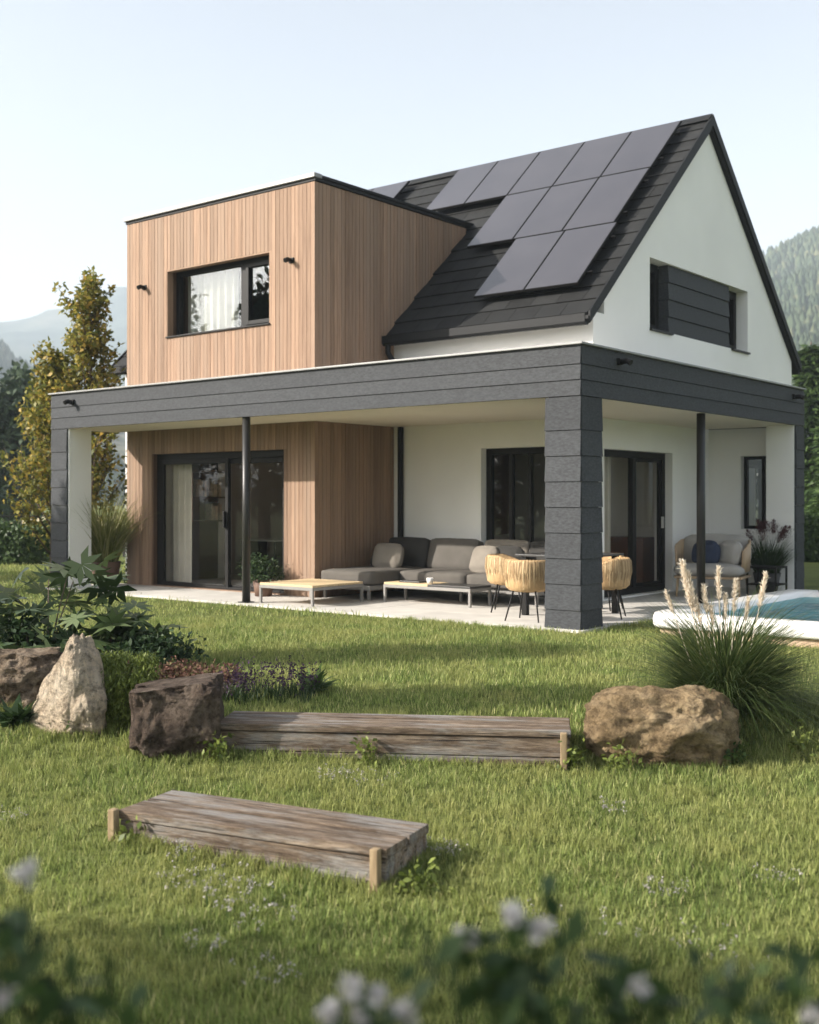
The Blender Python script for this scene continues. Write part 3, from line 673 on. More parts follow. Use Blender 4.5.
for nm, lb, x, y, mm, ax in (('throw_pillow', 'dark throw pillow in the corner of the grey sofa', -4.62, 2.28, 'sofa_d', -18), ('throw_pillow', 'beige throw pillow beside the dark one on the sofa chaise', -4.38, 2.1, 'cush_l', 12), ('throw_pillow', 'light grey throw pillow at the right end of the sofa', -2.78, 2.22, 'cush_l', -10), ('throw_pillow', 'black throw pillow tucked behind the light pillow at sofa end', -2.46, 2.3, 'sofa_d', 8)):
    o = cushion(nm, (x-.21, x+.21), (y-.07, y+.07), (.385, .73), MT[mm], None, .05, .03, Matrix.Rotation(R_(ax), 3, 'Z') @ Matrix.Rotation(R_(-22), 3, 'X')); tag(o, lb, 'pillow', 'throw pillows on the sofa')
# wicker tub chairs
def tub_chair():
    t = thing('wicker_chair', 'straw tub chair nearest the dark corner column, left of it', 'chair', (0, 0, 0), 0, 'straw tub chairs round the dining table')
    n = 44; m = MB(); vs = []
    rows = [(.255, .36), (.30, .40), (.315, .52), (.312, .70), (.295, .725), (.268, .70), (.262, .5), (.24, .42)]
    for i in range(n+1):
        a = R_(-128+256*i/n); k = .88+.12*math.cos(a*.7)
        drop = .10*max(0, (abs(a)-1.2)/1.03)
        for r, z in rows: vs.append((math.sin(a)*r, -math.cos(a)*r*1.0, z-(drop if z > .6 else 0)))
    kk = len(rows); fs = [(i*kk+j, i*kk+kk+j, i*kk+kk+j+1, i*kk+j+1) for i in range(n) for j in range(kk-1)]
    fs += [tuple(range(kk)), tuple(range(n*kk+kk-1, n*kk-1, -1))]
    m.add(vs, fs); m.build('shell', MT['strawbase'], t, False, True)
    # fringe of straw strands
    P, Fc = [], []
    for i in range(420):
        a = R_(random.uniform(-128, 128)); drop = .10*max(0, (abs(a)-1.2)/1.03); w = random.uniform(.006, .012)/.32
        zt = .715-drop+random.uniform(-.004, .01); zb = random.uniform(.385, .46); r0 = .318+random.uniform(0, .008)
        pts = [(.290, zt+.006), (r0, zt-.03), (r0+.006+random.uniform(0, .006), (zt+zb)/2), (r0-.030+random.uniform(-.012, .006), zb)]; b = len(P); sk = random.uniform(-.05, .05)
        for q, (r, z) in enumerate(pts):
            for s in (-1, 1): aa = a+s*w/2+sk*q/3; P.append((math.sin(aa)*r, -math.cos(aa)*r, z))
        for q in range(3): Fc.append((b+2*q, b+2*q+1, b+2*q+3, b+2*q+2))
    np_mesh('straw_fringe', P, Fc, MT['straw'], t, False)
    m = MB(); m.lathe([(0, .34), (.2, .345), (.262, .40), (.262, .425), (0, .44)], 24); m.build('seat', MT['strawbase'], t, False, True)
    for sx, sy_ in ((1, 1), (-1, 1), (1, -1), (-1, -1)):
        m = MB(); m.tube([(.15*sx, .13*sy_, .38), (.235*sx, .22*sy_, .0)], [.013, .010], 8); m.build('leg', MT['darkm'], t, False, True)
    return t
ch = tub_chair()
spots = [(-.95, .48, 8, None), (-1.72, 1.22, 48, 'straw tub chair half behind its twin, beside the coffee table'), (-.42, 1.33, -100+0, 'straw tub chair right of the dark corner column, in the sun'), (-.98, 2.2, 180, 'straw tub chair at the far side of dining table behind the column')]
for i, (x, y, a, lb) in enumerate(spots):
    c = ch if i == 0 else copy_tree(ch)
    c.location = (x, y, 0); c.scale = (.88, .88, .96)
    c.rotation_euler = (0, 0, R_([8, -62, 112, 185][i]))
    if lb: c['label'] = lb
dt = thing('dining_table', 'dark dining table with thick legs half hidden by the corner column', 'table', (-.9, 1.3, 0))
MB().box(-1.42, -.5, .9, 1.9, .70, .725).build('table_top', MT['dtop'], dt, bevel=.004)
for x, y in ((-1.34, .92), (-.62, .92), (-1.34, 1.80), (-.62, 1.80)): MB().box(x, x+.07, y, y+.07, .001, .699).build('leg', MT['darkm'], dt, bevel=.004)
# loveseat
lv = thing('lounge_armchair', 'wide grey cushioned armchair with wooden shell on the covered nook', 'armchair', (-.72, 4.95, 0), R_(12))
m = MB(); n = 30; vs = []
for i in range(n+1):
    a = R_(-118+236*i/n); x = math.copysign(abs(math.sin(a))**.6, math.sin(a))*.50; y = math.copysign(abs(math.cos(a))**.6, math.cos(a))*.38
    top = .80-.16*max(0, (abs(a)-1.2)/.9)**1.3
    for k, z in ((1, .36), (1.03, top), (.975, top), (.95, .36)): vs.append((x*k, y*k, z))
m.add(vs, [(i*4+j, i*4+4+j, i*4+4+(j+1) % 4, i*4+(j+1) % 4) for i in range(n) for j in range(4)]+[(0, 1, 2, 3), (n*4+3, n*4+2, n*4+1, n*4)])
m.build('shell', MT['teakf'], lv, False, True)
m = MB(); m.box(-.47, .47, -.36, .33, .26, .30); m.build('seat_frame', MT['teakf'], lv, False, bevel=.01)
for x in (-.42, .42):
    for y in (-.32, .28): m = MB(); m.tube([(x, y, .27), (x*1.04, y*1.06, 0)], [.022, .017], 8); m.build('leg', MT['teakf'], lv, False, True)
cushion('seat_cushion', (-.46, .46), (-.42, .30), (.30, .46), MT['love'], lv, .07, .025, world=False)
cushion('back_cushion', (-.46, .46), (.17, .33), (.42, .85), MT['love'], lv, .07, .03, Matrix.Rotation(R_(-8), 3, 'X'), world=False)
for lb, x, y, mm, az in (('navy square pillow on the grey armchair', -.05, 4.82, 'navy', 6), ('pale grey pillow leaning beside the navy pillow on the armchair', .0, 4.98, 'love', -14)):
    px = -.74 if mm == 'navy' else -.46
    o = cushion('throw_pillow', (px-.17, px+.17), (y-.06-.05, y+.06-.05), (.45, .77), MT[mm], None, .055, .035, Matrix.Rotation(R_(az), 3, 'Z') @ Matrix.Rotation(R_(-16), 3, 'X')); tag(o, lb, 'pillow')
st = thing('side_table', 'small dark slatted side table between armchair and red fountain grass', 'table', (-.12, 5.45, 0))
m = MB()
for i in range(5): m.box(-.34, .1, 5.23+i*.09, 5.29+i*.09, .40, .425)
m.build('table_top', MT['darkm'], st); m = MB()
for i in range(5): m.box(-.34, .1, 5.23+i*.09, 5.29+i*.09, .16, .18)
m.build('lower_shelf', MT['darkm'], st)
for x in (-.34, .075):
    for y in (5.23, 5.63): MB().box(x, x+.025, y, y+.025, .001, .399).build('leg', MT['darkm'], st)
# ================================================================== HOT TUB
tb = thing('hot_tub', 'white sunken spa tub with teal water beside the terrace', 'hot tub', (1.9, 2.3, 0))
TX, TXb, TY, TYb = .62, 2.98, .30, 4.35
def rring(inset, z, r=.22, n=6):
    x0, x1, y0, y1 = TX+inset, TXb-inset, TY+inset, TYb-inset; r = max(.05, r-inset*.3); o = []
    for cx, cy, a0 in ((x1-r, y1-r, 0), (x0+r, y1-r, 90), (x0+r, y0+r, 180), (x1-r, y0+r, 270)):
        for i in range(n+1): a = R_(a0+90*i/n); o.append((cx+r*math.cos(a), cy+r*math.sin(a), z))
    return o
def loft(rings):
    m = MB(); k = len(rings[0])
    for r in rings: m.v += r
    m.f = [(i*k+j, i*k+(j+1) % k, i*k+k+(j+1) % k, i*k+k+j) for i in range(len(rings)-1) for j in range(k)]
    return m
loft([rring(.05, .045), rring(.0, .05), rring(-.012, .08), rring(-.012, .15), rring(.0, .19), rring(.03, .205), rring(.22, .20), rring(.27, .185), rring(.30, .15), rring(.36, .06)]).build('rim', MT['acryl'], tb, smooth=True, fix=False)
m = loft([rring(.36, .06), rring(.55, .015), rring(1.1, .012)]); k = len(rring(0, 0)); m.f.append(tuple(range(2*k, 3*k))); m.build('basin', MT['basin'], tb, smooth=True)
m = loft([rring(.05, -.1), rring(.05, .048)]); m.build('skirt', MT['skirt'], tb)
m = MB(); m.v = rring(.312, .135); m.f = [tuple(range(k))]; m.build('water', MT['water'], tb, fix=False)
for x, y in ((1.25, 4.12), (1.95, 4.12), (2.5, 4.12)): cushion('headrest', (x-.16, x+.16), (y-.05, y+.07), (.185, .25), MT['darkm'], tb, .03, .01)
# ================================================================== TIMBER STEPS
def tstep(name, label, A, B, w, ztop, zbot, nb, nr):
    A, B = Vector(A), Vector(B); u = (B-A); L = u.length; u.normalize(); n = Vector((-u.y, u.x, 0))     # n points back
    ang = math.atan2(u.y, u.x); t = thing(name, label, 'garden step', (A.x, A.y, zbot), ang, 'timber steps in the lawn')
    H = ztop-zbot; p = w/nb
    for i in range(nb):
        m = MB(); j = random.uniform(-.004, .004); m.box(-.01+j*3, L+.01+j*2, -.018+i*p+.008, -.018+(i+1)*p-.008, H-.045+j, H+j*1.5); m.build('top_board', MT['oldwood'], t, False, bevel=.005)
    q = (H-.045)/nr
    for i in range(nr):
        m = MB(); j = random.uniform(-.003, .006); m.box(j, L-j, .0+j, .04+j, -.06+i*(q+.06/nr), -.06+(i+1)*(q+.06/nr)-.006); m.build('riser_board', MT['oldwood'], t, False, bevel=.004)
    m = MB(); m.box(.0, .035, .05, w-.05, -.06, H-.05); m.box(L-.035, L, .05, w-.05, -.06, H-.05); m.box(0, L, w-.05, w-.02, -.06, H-.05); m.build('end_board', MT['oldwood'], t, False, bevel=.004)
    for x in (-.022, L-.045):
        m = MB(); m.box(x-.012, x+.030, -.058, -.012, -.15, H+random.uniform(-.01, .014)); m.build('stake', MT['stake'], t, False, False, .006)
    return t
pA, pB = at(218, 752), at(560, 768)
tstep('timber_step', 'longer weathered timber step between the dark stone and the boulder', (pA.x, pA.y, 0), (pB.x+.05, pB.y+.03, 0), .44, -.05, min(pA.z, pB.z), 3, 2)
STEP1 = (pA, pB, .44)
qA, qB = at(120, 838), at(386, 890)
tstep('timber_step', 'shorter weathered timber step alone in the foreground lawn', (qA.x, qA.y, 0), (qB.x, qB.y, 0), .47, min(qA.z, qB.z)+.19, min(qA.z, qB.z), 2, 1)
STEP2 = (qA, qB, .47)
# ================================================================== ROCKS
def rock_obj(name, label, c, dims, mat, seed, rz=0., rough=.12, cut=None, sub=6, shape=None, boxy=.75):
    bm = bmesh.new(); bmesh.ops.create_icosphere(bm, subdivisions=sub, radius=1.); sd = Vector((seed*3.1, seed*1.7, seed))
    for v in bm.verts:
        p = v.co.copy(); p = Vector([math.copysign(abs(a)**boxy, a) for a in p])
        f = 1+.20*noise.noise(p*1.3+sd)+rough*noise.fractal(p*2.6+sd, .85, 2.1, 7)
        r = noise.voronoi(p*2.2+sd)[0]; f += .12*(r[1]-r[0])-.05; r = noise.voronoi(p*4.7+sd)[0]; f += .05*min(.5, r[1]-r[0])
        p = p*f
        if shape: p = shape(p)
        v.co = Vector((p.x*dims[0]/2, p.y*dims[1]/2, p.z*dims[2]/2))
    me = bpy.data.meshes.new(name); bmesh.ops.rotate(bm, verts=bm.verts, cent=(0, 0, 0), matrix=Matrix.Rotation(rz, 3, 'Z')); bm.to_mesh(me); bm.free()
    o = finish(name, me, mat, None, False, True, 0); o.location = c; return tag(o, label, 'rock')
cang = math.atan2(R2[1], R2[0])
p = spot(7.40, 1.60); rock_obj('boulder', 'big rounded ochre boulder at the right end of the long timber step', (p.x, p.y, p.z+.14), (.93, .70, .54), MT['boulder'], 3, cang-.15, .11)
def wedge(p):
    t = max(0, (p.z+.9)/1.9); return Vector(((p.x)*(1-.74*t)+.30*t-.05, p.y*(1-.5*t), p.z))
p = spot(7.75, -2.26); rock_obj('standing_stone', 'pale pointed limestone block standing upright', (p.x, p.y, p.z+.25), (.68, .42, .74), MT['rockpale'], 8, cang-.5, .06, shape=wedge)
def slabtop(p):
    z = min(p.z, .72+.14*p.x); return Vector((math.copysign(min(abs(p.x), .95), p.x), p.y, z))
p = spot(7.48, -1.50); rock_obj('dark_stone', 'squat dark brown stone with flat top by the long step', (p.x, p.y, p.z+.20), (.60, .50, .56), MT['rockdark'], 12, cang+.1, .10, shape=slabtop, boxy=.42)
def flat(p): return Vector((p.x, p.y, min(p.z, .7+.1*noise.noise(p*3))))
p = spot(8.35, -2.85); rock_obj('layered_rock', 'brown layered rock at the left edge of the bed', (p.x, p.y, p.z+.16), (.80, .6, .58), MT['rockmix'], 21, cang, .14, shape=flat)
p = spot(8.25, -2.5); rock_obj('small_rock', 'small brown rock wedged between layered rock and pale stone', (p.x, p.y, p.z+.03), (.34, .3, .34), MT['rockmix'], 31, cang, .14)
p = spot(8.55, -1.62); rock_obj('flat_stone', 'flat grey stone behind the trailing plant', (p.x, p.y, p.z+.03), (.62, .4, .2), MT['rockmix'], 41, cang, .1, shape=flat)
# ================================================================== GRASS
def in_step(x, y, S, mrg=.02):
    A, B, w = S; u = np.array([B.x-A.x, B.y-A.y]); L = np.linalg.norm(u); u /= L
    a = (x-A.x)*u[0]+(y-A.y)*u[1]; b = -(x-A.x)*u[1]+(y-A.y)*u[0]
    return (a > -mrg) & (a < L+mrg) & (b > -mrg) & (b < w+mrg)
def noise2(x, y, s, seed):
    r = np.random.default_rng(seed); out = np.zeros_like(x)
    for k in range(5):
        a = r.random()*6.28; f = s*(1+k*.7); out += np.sin((x*math.cos(a)+y*math.sin(a))*f+r.random()*6.28+1.3*np.sin((x*math.sin(a)-y*math.cos(a))*f*.63))/(1+k*.35)
    return out/2.6
def lawn():
    parts = []
    # (d0, d1, half-width factor, extra, tufts per m2, blades, height, width)
    for d0, d1, extra, dens, nb, hh, ww in ((2.6, 7.4, .5, 640, 9, .062, .0046), (7.4, 13.5, .9, 330, 9, .064, .0066), (13.5, 26, 1.5, 40, 8, .075, .012)):
        n = 0; area = (d1-d0)*((.37*(d0+d1)/2+extra)*2); n = int(area*dens)
        d = np.sqrt(rng.uniform(d0**2, d1**2, n)); r = rng.uniform(-1, 1, n)*(.37*d+extra)
        x = CAM[0]+d*F2[0]+r*R2[0]; y = CAM[1]+d*F2[1]+r*R2[1]
        bad = ((x > -9.6) & (x < .05) & (y > -.05)) | ((x > -11.6) & (x < .05) & (y > 1)) | ((x > TX) & (x < TXb) & (y > TY+.02) & (y < TYb)) | in_step(x, y, STEP1) | in_step(x, y, STEP2)
        x, y, d = x[~bad], y[~bad], d[~bad]; n = len(x); z = gz(d)
        clump = .86+.16*noise2(x, y, 1.6, 3)+.13*noise2(x, y, 6.5, 4)
        P = np.repeat(np.stack([x, y, z], 1), nb, 0); k = n*nb
        P[:, :2] += rng.normal(size=(k, 2))*(.022 if d0 < 7 else .035 if d0 < 13 else .12); P[:, 2] -= .006
        H = hh*np.repeat(np.clip(clump, .45, 1.5), nb)*(.45+.8*rng.random(k)); W = ww*(.7+.6*rng.random(k))
        parts.append(blades(P, H, W, rng.random(k)*.36, 2, .6))
    E = []
    for A, B, w in (STEP1, STEP2):
        u = Vector((B.x-A.x, B.y-A.y, 0)); L = u.length; u.normalize(); nn = Vector((-u.y, u.x, 0))
        for i in range(300): q = A+u*random.uniform(-.03, L+.03)-nn*abs(random.gauss(.03, .04)); E.append((q.x, q.y))
        for i in range(160): q = A+u*(L+abs(random.gauss(.02, .03)))+nn*random.uniform(0, w); E.append((q.x, q.y))
        for i in range(300): q = A+u*random.uniform(-.03, L+.03)+nn*(w+abs(random.gauss(.02, .03))); E.append((q.x, q.y))
    for d_, r_, a_, b_ in ((7.40, 1.60, .45, .33), (7.75, -2.26, .29, .2), (7.48, -1.5, .29, .24), (8.35, -2.85, .4, .28)):
        for i in range(380): t_ = random.random()*6.283; k_ = 1+abs(random.gauss(0, .10)); q = spot(d_+b_*k_*math.sin(t_), r_+a_*k_*math.cos(t_)); E.append((q.x, q.y))
    E = np.array(E); k = len(E)*5; P = np.repeat(np.stack([E[:, 0], E[:, 1], gz(depth(E[:, 0], E[:, 1]))], 1), 5, 0); P[:, :2] += rng.normal(size=(k, 2))*.014
    parts.append(blades(P, .068*(.35+.85*rng.random(k)), .0055*(.6+.6*rng.random(k)), rng.random(k)*.5, 2, .7))
    v, f = join(parts); o = np_mesh('grass', v, f, MT['grass']); tag(o, 'sunlit mown lawn grass around the steps', 'grass', kind='stuff')
lawn()
# ================================================================== PLANTS
def clump_blades(n, c, rad, H, W, lean, droop, seg=5):
    a = rng.random(n)*6.283; r = rad*np.sqrt(rng.random(n)); P = np.stack([c[0]+r*np.cos(a), c[1]+r*np.sin(a), np.full(n, c[2])], 1)
    return blades(P, H*(.55+.5*rng.random(n)), W*(.7+.6*rng.random(n)), lean*rng.random(n), seg, droop, a+rng.normal(size=n)*.5)
def plume(base, tip, w, bend, n=900):
    base, tip = np.array(base), np.array(tip); t = rng.random(n)**.9; prof = np.sin(np.clip(t*.93+.07, 0, 1)*math.pi)**.7
    c = base+(tip-base)*t[:, None]; P = c+rng.normal(size=(n, 3))*(w*.30*prof)[:, None]
    D = unit((tip-base)[None]+rng.normal(size=(n, 3))*.35*np.linalg.norm(tip-base)); return leaves(P, .034, 0, .16, 0., None, D)
def pampas(name, label, c, s, nbl, plumes):
    t = thing(name, label, 'grass plant', c); v, f = clump_blades(nbl, c, .16*s, 1.15*s, .008, 1.25, 1.2)
    np_mesh('blades', v, f, MT['pampas'], t)
    for dx, h, w, tl in plumes:
        b = Vector(c)+Vector((R2[0]*dx*.35, R2[1]*dx*.35, .05)); tip = Vector(c)+Vector((R2[0]*dx, R2[1]*dx, h)); mid = tip-(tip-b).normalized()*tl
        m = MB(); m.tube([b, mid, tip], [.004, .0035, .001], 5); st_ = m.build('stem', MT['plume'], t)
        v, f = plume(mid, tip, w, 0, int(2600*w/.1)); np_mesh('plume', v, f, MT['plume'], st_)
p = spot(8.05, 2.20)
pampas('pampas_grass', 'pampas grass clump with cream plumes behind the ochre boulder', p, .86, 3800, [(-.30, 1.03, .036, .32), (-.26, .95, .030, .28), (-.05, .98, .020, .22), (-.15, .86, .016, .20), (.07, .90, .016, .22), (.28, .94, .022, .23), (-.41, .82, .011, .15), (.0, .80, .013, .18), (-.20, .77, .013, .17), (.16, .77, .011, .15), (-.10, .72, .010, .14)])
def palmate(P, size):
    """palmate leaves with seven fingers each, as one island of quads"""
    vs, fs = [], []; n = len(P)
    for i in range(n):
        nrm = Vector(rng.normal(size=3))*.5+Vector((0, 0, 1)); nrm.normalize(); a0 = random.random()*6.28
        e = nrm.orthogonal().normalized(); g = nrm.cross(e); s = size*random.uniform(.6, 1.15); b = len(vs); c = Vector(P[i]); vs.append(c)
        for k in range(7):
            a = a0+R_(-125+250*k/6); l = s*(.72+.28*math.cos((k-3)/3*1.2)); dr = e*math.cos(a)+g*math.sin(a); sd = g*math.cos(a)-e*math.sin(a)
            w = s*.30; q = len(vs)
            vs += [c+dr*l*.45+sd*w*.5-nrm*.02*s, c+dr*l-nrm*.10*s, c+dr*l*.45-sd*w*.5-nrm*.02*s]; fs.append((b, q, q+1, q+2))
    return np.array([tuple(v) for v in vs]), np.array(fs)
def bushpts(c, rx, ry, rz, n, clumps=14, sp=.2):
    cc = unit(rng.normal(size=(clumps, 3)))*(.35+.65*rng.random((clumps, 1))**.5); cc[:, 2] = np.abs(cc[:, 2])
    P = cc[rng.integers(0, clumps, n)]+rng.normal(size=(n, 3))*sp
    return np.array(c)+P*np.array([rx, ry, rz])
def shrub(name, label, c, r, h, n, kind, mat, size, group=None, clumps=14, stems=8):
    t = thing(name, label, 'shrub' if kind != 'hosta' else 'plant', c, 0, group)
    if kind == 'palm': P = bushpts(c, r, r, h, n, clumps, .18); P[:, 2] = np.maximum(P[:, 2], c[2]+.05); v, f = palmate(P, size)
    else:
        P = bushpts(c, r, r, h, n, clumps, .2); P[:, 2] = np.maximum(P[:, 2], c[2]+.01); v, f = leaves(P, size, .3)
    np_mesh('foliage', v, f, MT[mat], t)
    if stems:
        m = MB()
        for i in range(stems):
            q = Vector(P[random.randrange(len(P))]); m.tube([c, (Vector(c)+q)/2+Vector((0, 0, .05)), q], [.01, .007, .004], 5)
        m.build('stems', MT['bark'], t)
    return t
def hosta(name, label, c, r, n, mat='leafmid', group=None):
    t = thing(name, label, 'plant', c, 0, group); a = rng.random(n)*6.283
    P = np.repeat(np.array([tuple(c)]), n, 0); P[:, :2] += rng.normal(size=(n, 2))*r*.15
    v, f = blades(P, r*(.7+.6*rng.random(n)), np.full(n, r*.30), .35+.7*rng.random(n), 4, .9, a)
    # widen the middle
    o = np_mesh('leaf_rosette', v, f, MT[mat], t, smooth=True); return t
sp = spot(9.9, -3.1)
shrub('big_leaf_shrub', 'tall shrub with large hand-shaped leaves at the left edge', sp, .76, .82, 112, 'palm', 'leaffat', .25, stems=14, clumps=22)
shrub('big_leaf_shrub', 'second hand-leaved shrub, lower and right of the tall one', spot(10.0, -2.6), .48, .44, 60, 'palm', 'leaffat', .20, stems=10)
shrub('round_shrub', 'dark small-leaved shrub under the hand-leaved one', spot(9.7, -3.2), .6, .38, 2600, 'l', 'leafdark', .06)
shrub('round_shrub', 'low dark shrub right of the hand-leaved shrubs', spot(9.75, -2.25), .42, .30, 2600, 'l', 'leafdark', .055)
hosta('broad_leaf_plant', 'bright broad-leaved plant behind the flat grey stone', spot(9.3, -1.98), .22, 50, 'leaffat')
hosta('broad_leaf_plant', 'broad-leaved plant at the right end of the purple flowers', spot(8.75, -.72), .22, 60, 'leafmid')
hosta('broad_leaf_plant', 'broad-leaved plant at the foot of the pale stone', spot(7.72, -2.25), .20, 90, 'leafmid')
hosta('broad_leaf_plant', 'broad-leaved plant at the left frame edge below the rock', spot(7.75, -2.62), .2, 80, 'leafdark')
def tufts(name, label, cat, pts, mat, mat2, h, nper, flowers=True, group=None, fl=.022):
    c = sum((Vector(p) for p in pts), Vector())/len(pts); t = thing(name, label, cat, c, 0, group); A, B = [], []
    for p in pts:
        A.append(clump_blades(nper, p, .05, h*.75, .006, .6, .4, 3)); k = max(3, nper//5)
        a = rng.random(k)*6.28; tip = np.array(p)+np.stack([np.cos(a)*.09*rng.random(k), np.sin(a)*.09*rng.random(k), h*(.6+.5*rng.random(k))], 1)
        Q = np.repeat(tip, 9, 0)+rng.normal(size=(k*9, 3))*np.array([.008, .008, .035]); B.append(leaves(Q, fl, .1, .6))
    np_mesh('leaves', *join(A), MT[mat], t); np_mesh('flowers', *join(B), MT[mat2], t); return t
rr = random.Random(3)
tufts('purple_flowers', 'row of purple flower spikes behind the dark stone', 'flowers', [spot(8.45+rr.uniform(-.2, .3), -1.35+i*.028) for i in range(24)], 'leafdark', 'lav', .20, 26)
tufts('purple_flowers', 'few purple flowers left of the pale pointed stone', 'flowers', [spot(8.75+rr.uniform(-.15, .15), -2.62+i*.03) for i in range(9)], 'leafdark', 'lav', .26, 26)
tufts('stonecrop', 'rusty stonecrop carpet behind the stones', 'ground cover', [spot(8.95+rr.uniform(-.25, .3), -2.3+i*.022) for i in range(44)], 'sedum', 'sedum', .10, 40, fl=.03)
def trailing(c):
    t = thing('trailing_plant', 'green trailing plant hanging between pale and dark stones', 'plant', c); S = []; n = 330
    P, D = [], []
    for i in range(n):
        a = random.uniform(-.215, .215); dpt = random.uniform(-.05, .16); x0 = Vector(c)+Vector((R2[0]*a-F2[0]*0, R2[1]*a, .40+random.uniform(-.03, .06)))+Vector((F2[0]*dpt, F2[1]*dpt, 0)); L = random.uniform(.34, .60)
        for k in range(24):
            s = k/23; q = x0+Vector((-F2[0], -F2[1], 0))*(.16*min(1, s*2.5)+dpt*.3)+Vector((0, 0, -L*s*s*.4-L*s*.6))+Vector((random.gauss(0, .007), random.gauss(0, .007), 0)); P.append(q); D.append((random.gauss(0, .5), random.gauss(0, .5), -.7))
    v, f = leaves(np.array([tuple(q) for q in P]), .034, 0, .28, .1, None, unit(np.array(D))); np_mesh('foliage', v, f, MT['trail'], t)
    m = MB(); sh_ = Vector(c); m.lathe([(.0, .30), (.12, .28), (.17, .15), (.17, -.05)], 12, Vector(c)+Vector((F2[0]*.12, F2[1]*.12, 0))); m.build('root_mound', MT['soil'], t)
trailing(spot(7.85, -1.93))
# little weeds round the stakes and boulder
wd = [(spot(7.18, -.25), 'tall yellow-green weed growing against the middle of the long step', .17), (spot(7.12, .98), 'small weeds at the right stake of the long step', .12), (spot(7.05, 1.32), 'pale weeds in front of the ochre boulder', .15), (spot(5.25, .04), 'weeds by the right stake of the short step', .10), (spot(5.9, -1.38), 'weeds by the left stake of the short step', .10), (spot(7.25, -1.2), 'fine weeds at the foot of the dark stone', .13), (spot(7.2, 2.05), 'leafy weeds right of the ochre boulder', .14), (spot(7.35, 2.5), 'low green weeds at the right frame side below pampas', .14)]
for c, lb, h in wd:
    t = thing('weed', lb, 'plant', c, 0, 'weeds along the timber steps and stones'); a = bushpts(c, .09, .09, h, 110, 8, .35); a[:, 2] = np.maximum(a[:, 2], c.z+.01); np_mesh('foliage', *leaves(a, .04, .4), MT['leafmid' if 'leafy' in lb else 'trail'], t); np_mesh('stems', *clump_blades(14, c, .05, h*1.2, .004, .3, .3, 3), MT['trail'], t)
# clover / daisy patches in the lawn
cp = [((215, 895), 'grey-white flower drift left of centre foreground, largest of all', .22, 60), ((255, 925), 'flower drift just right of and below the largest one', .16, 34), ((180, 862), 'small white flowers in front of the short step', .07, 18), ((205, 957), 'white flowers near the lower left', .07, 18), ((445, 860), 'white flowers at the right end of the short step', .09, 34), ((612, 818), 'white flower patch in the middle right lawn', .06, 20), ((664, 900), 'white flower patch in the lower right lawn', .08, 24), ((776, 888), 'faint white flower patch near the right edge', .09, 16), ((355, 785), 'faint pale flower drift below the long step', .2, 40), ((8, 828), 'white daisies at the left edge', .1, 14), ((700, 958), 'scattered tiny daisies at lower right', .22, 18), ((560, 930), 'scattered tiny daisies below centre right', .2, 14), ((265, 985), 'faint flower drift at the lower left centre', .12, 16)]
for (px, py), lb, r, n in cp:
    c = at(px, py); t = thing('flower_patch', lb, 'flowers', c, 0, 'white flower patches in the lawn')
    a = rng.random(n)*6.28; q = r*np.sqrt(rng.random(n)); H = .045+.05*rng.random(n); tip = np.stack([c.x+q*np.cos(a)*1.4, c.y+q*np.sin(a), c.z+H], 1)
    Q = np.repeat(tip, 6, 0)+rng.normal(size=(n*6, 3))*.006; np_mesh('petals', *leaves(Q, .010, .8, .7, .1), MT['clover'], t)['kind'] = 'stuff'
    b = tip.copy(); b[:, 2] = c.z; np_mesh('stems', *blades(b, H, np.full(n, .003), np.zeros(n), 2, .1), MT['leafmid'], t)['kind'] = 'stuff'
# potted plants
def pot_grass(name, label, c, pot, r, h, n, bl, mat, H, lean, droop, plumes=0):
    t = thing(name, label, 'potted plant', c); m = MB(); m.lathe([(0, .001), (r*.72, .001), (r, h), (r*.93, h), (r*.86, h-.06), (0, h-.06)], 24, c); m.build('pot', MT[pot], t, smooth=True)
    q = Vector(c)+Vector((0, 0, h-.06)); np_mesh('blades', *clump_blades(n, q, r*.7, H, bl, lean, droop), MT[mat], t)
    for i in range(plumes):
        a = random.random()*6.28; k = random.uniform(.05, .3); b = np.array(q)+np.array([math.cos(a)*k, math.sin(a)*k, H*random.uniform(.7, .95)]); np_mesh('plume', *plume(b, b+np.array([math.cos(a)*.08, math.sin(a)*.08, .16]), .10, 0, 240), MT['redplume'], t)
    return t
pot_grass('potted_grass', 'tall arching ornamental grass in brown pot beside left column', (-9.28, .86, 0), 'terra', .25, .38, 1100, .013, 'reed', 1.35, .55, .8)
pot_grass('potted_grass', 'dark fountain grass with red plumes in black pot by right column', (-.32, 5.95, 0), 'potd', .2, .30, 900, .008, 'leafdark', .70, .6, .8, 12)
c = Vector((-5.72, .93, 0)); t = thing('potted_plant', 'small bushy potted plant in front of the timber box corner', 'potted plant', c)
m = MB(); m.lathe([(0, .001), (.12, .001), (.155, .24), (.14, .24), (.13, .2), (0, .2)], 20, c); m.build('pot', MT['terra'], t, smooth=True)
P = bushpts(c+Vector((0, 0, .26)), .24, .24, .24, 1500, 16, .3); P[:, 2] = np.maximum(P[:, 2], .23); np_mesh('foliage', *leaves(P, .06, .3, .35), MT['leafdark'], t)
c = Vector((-9.75, 1.75, 0)); shrub('pale_shrub', 'pale-leaved shrub beside the left corner of the timber box', (-9.55, 1.75, -.03), .3, 1.1, 900, 'l', 'leafmist', .07, stems=6)
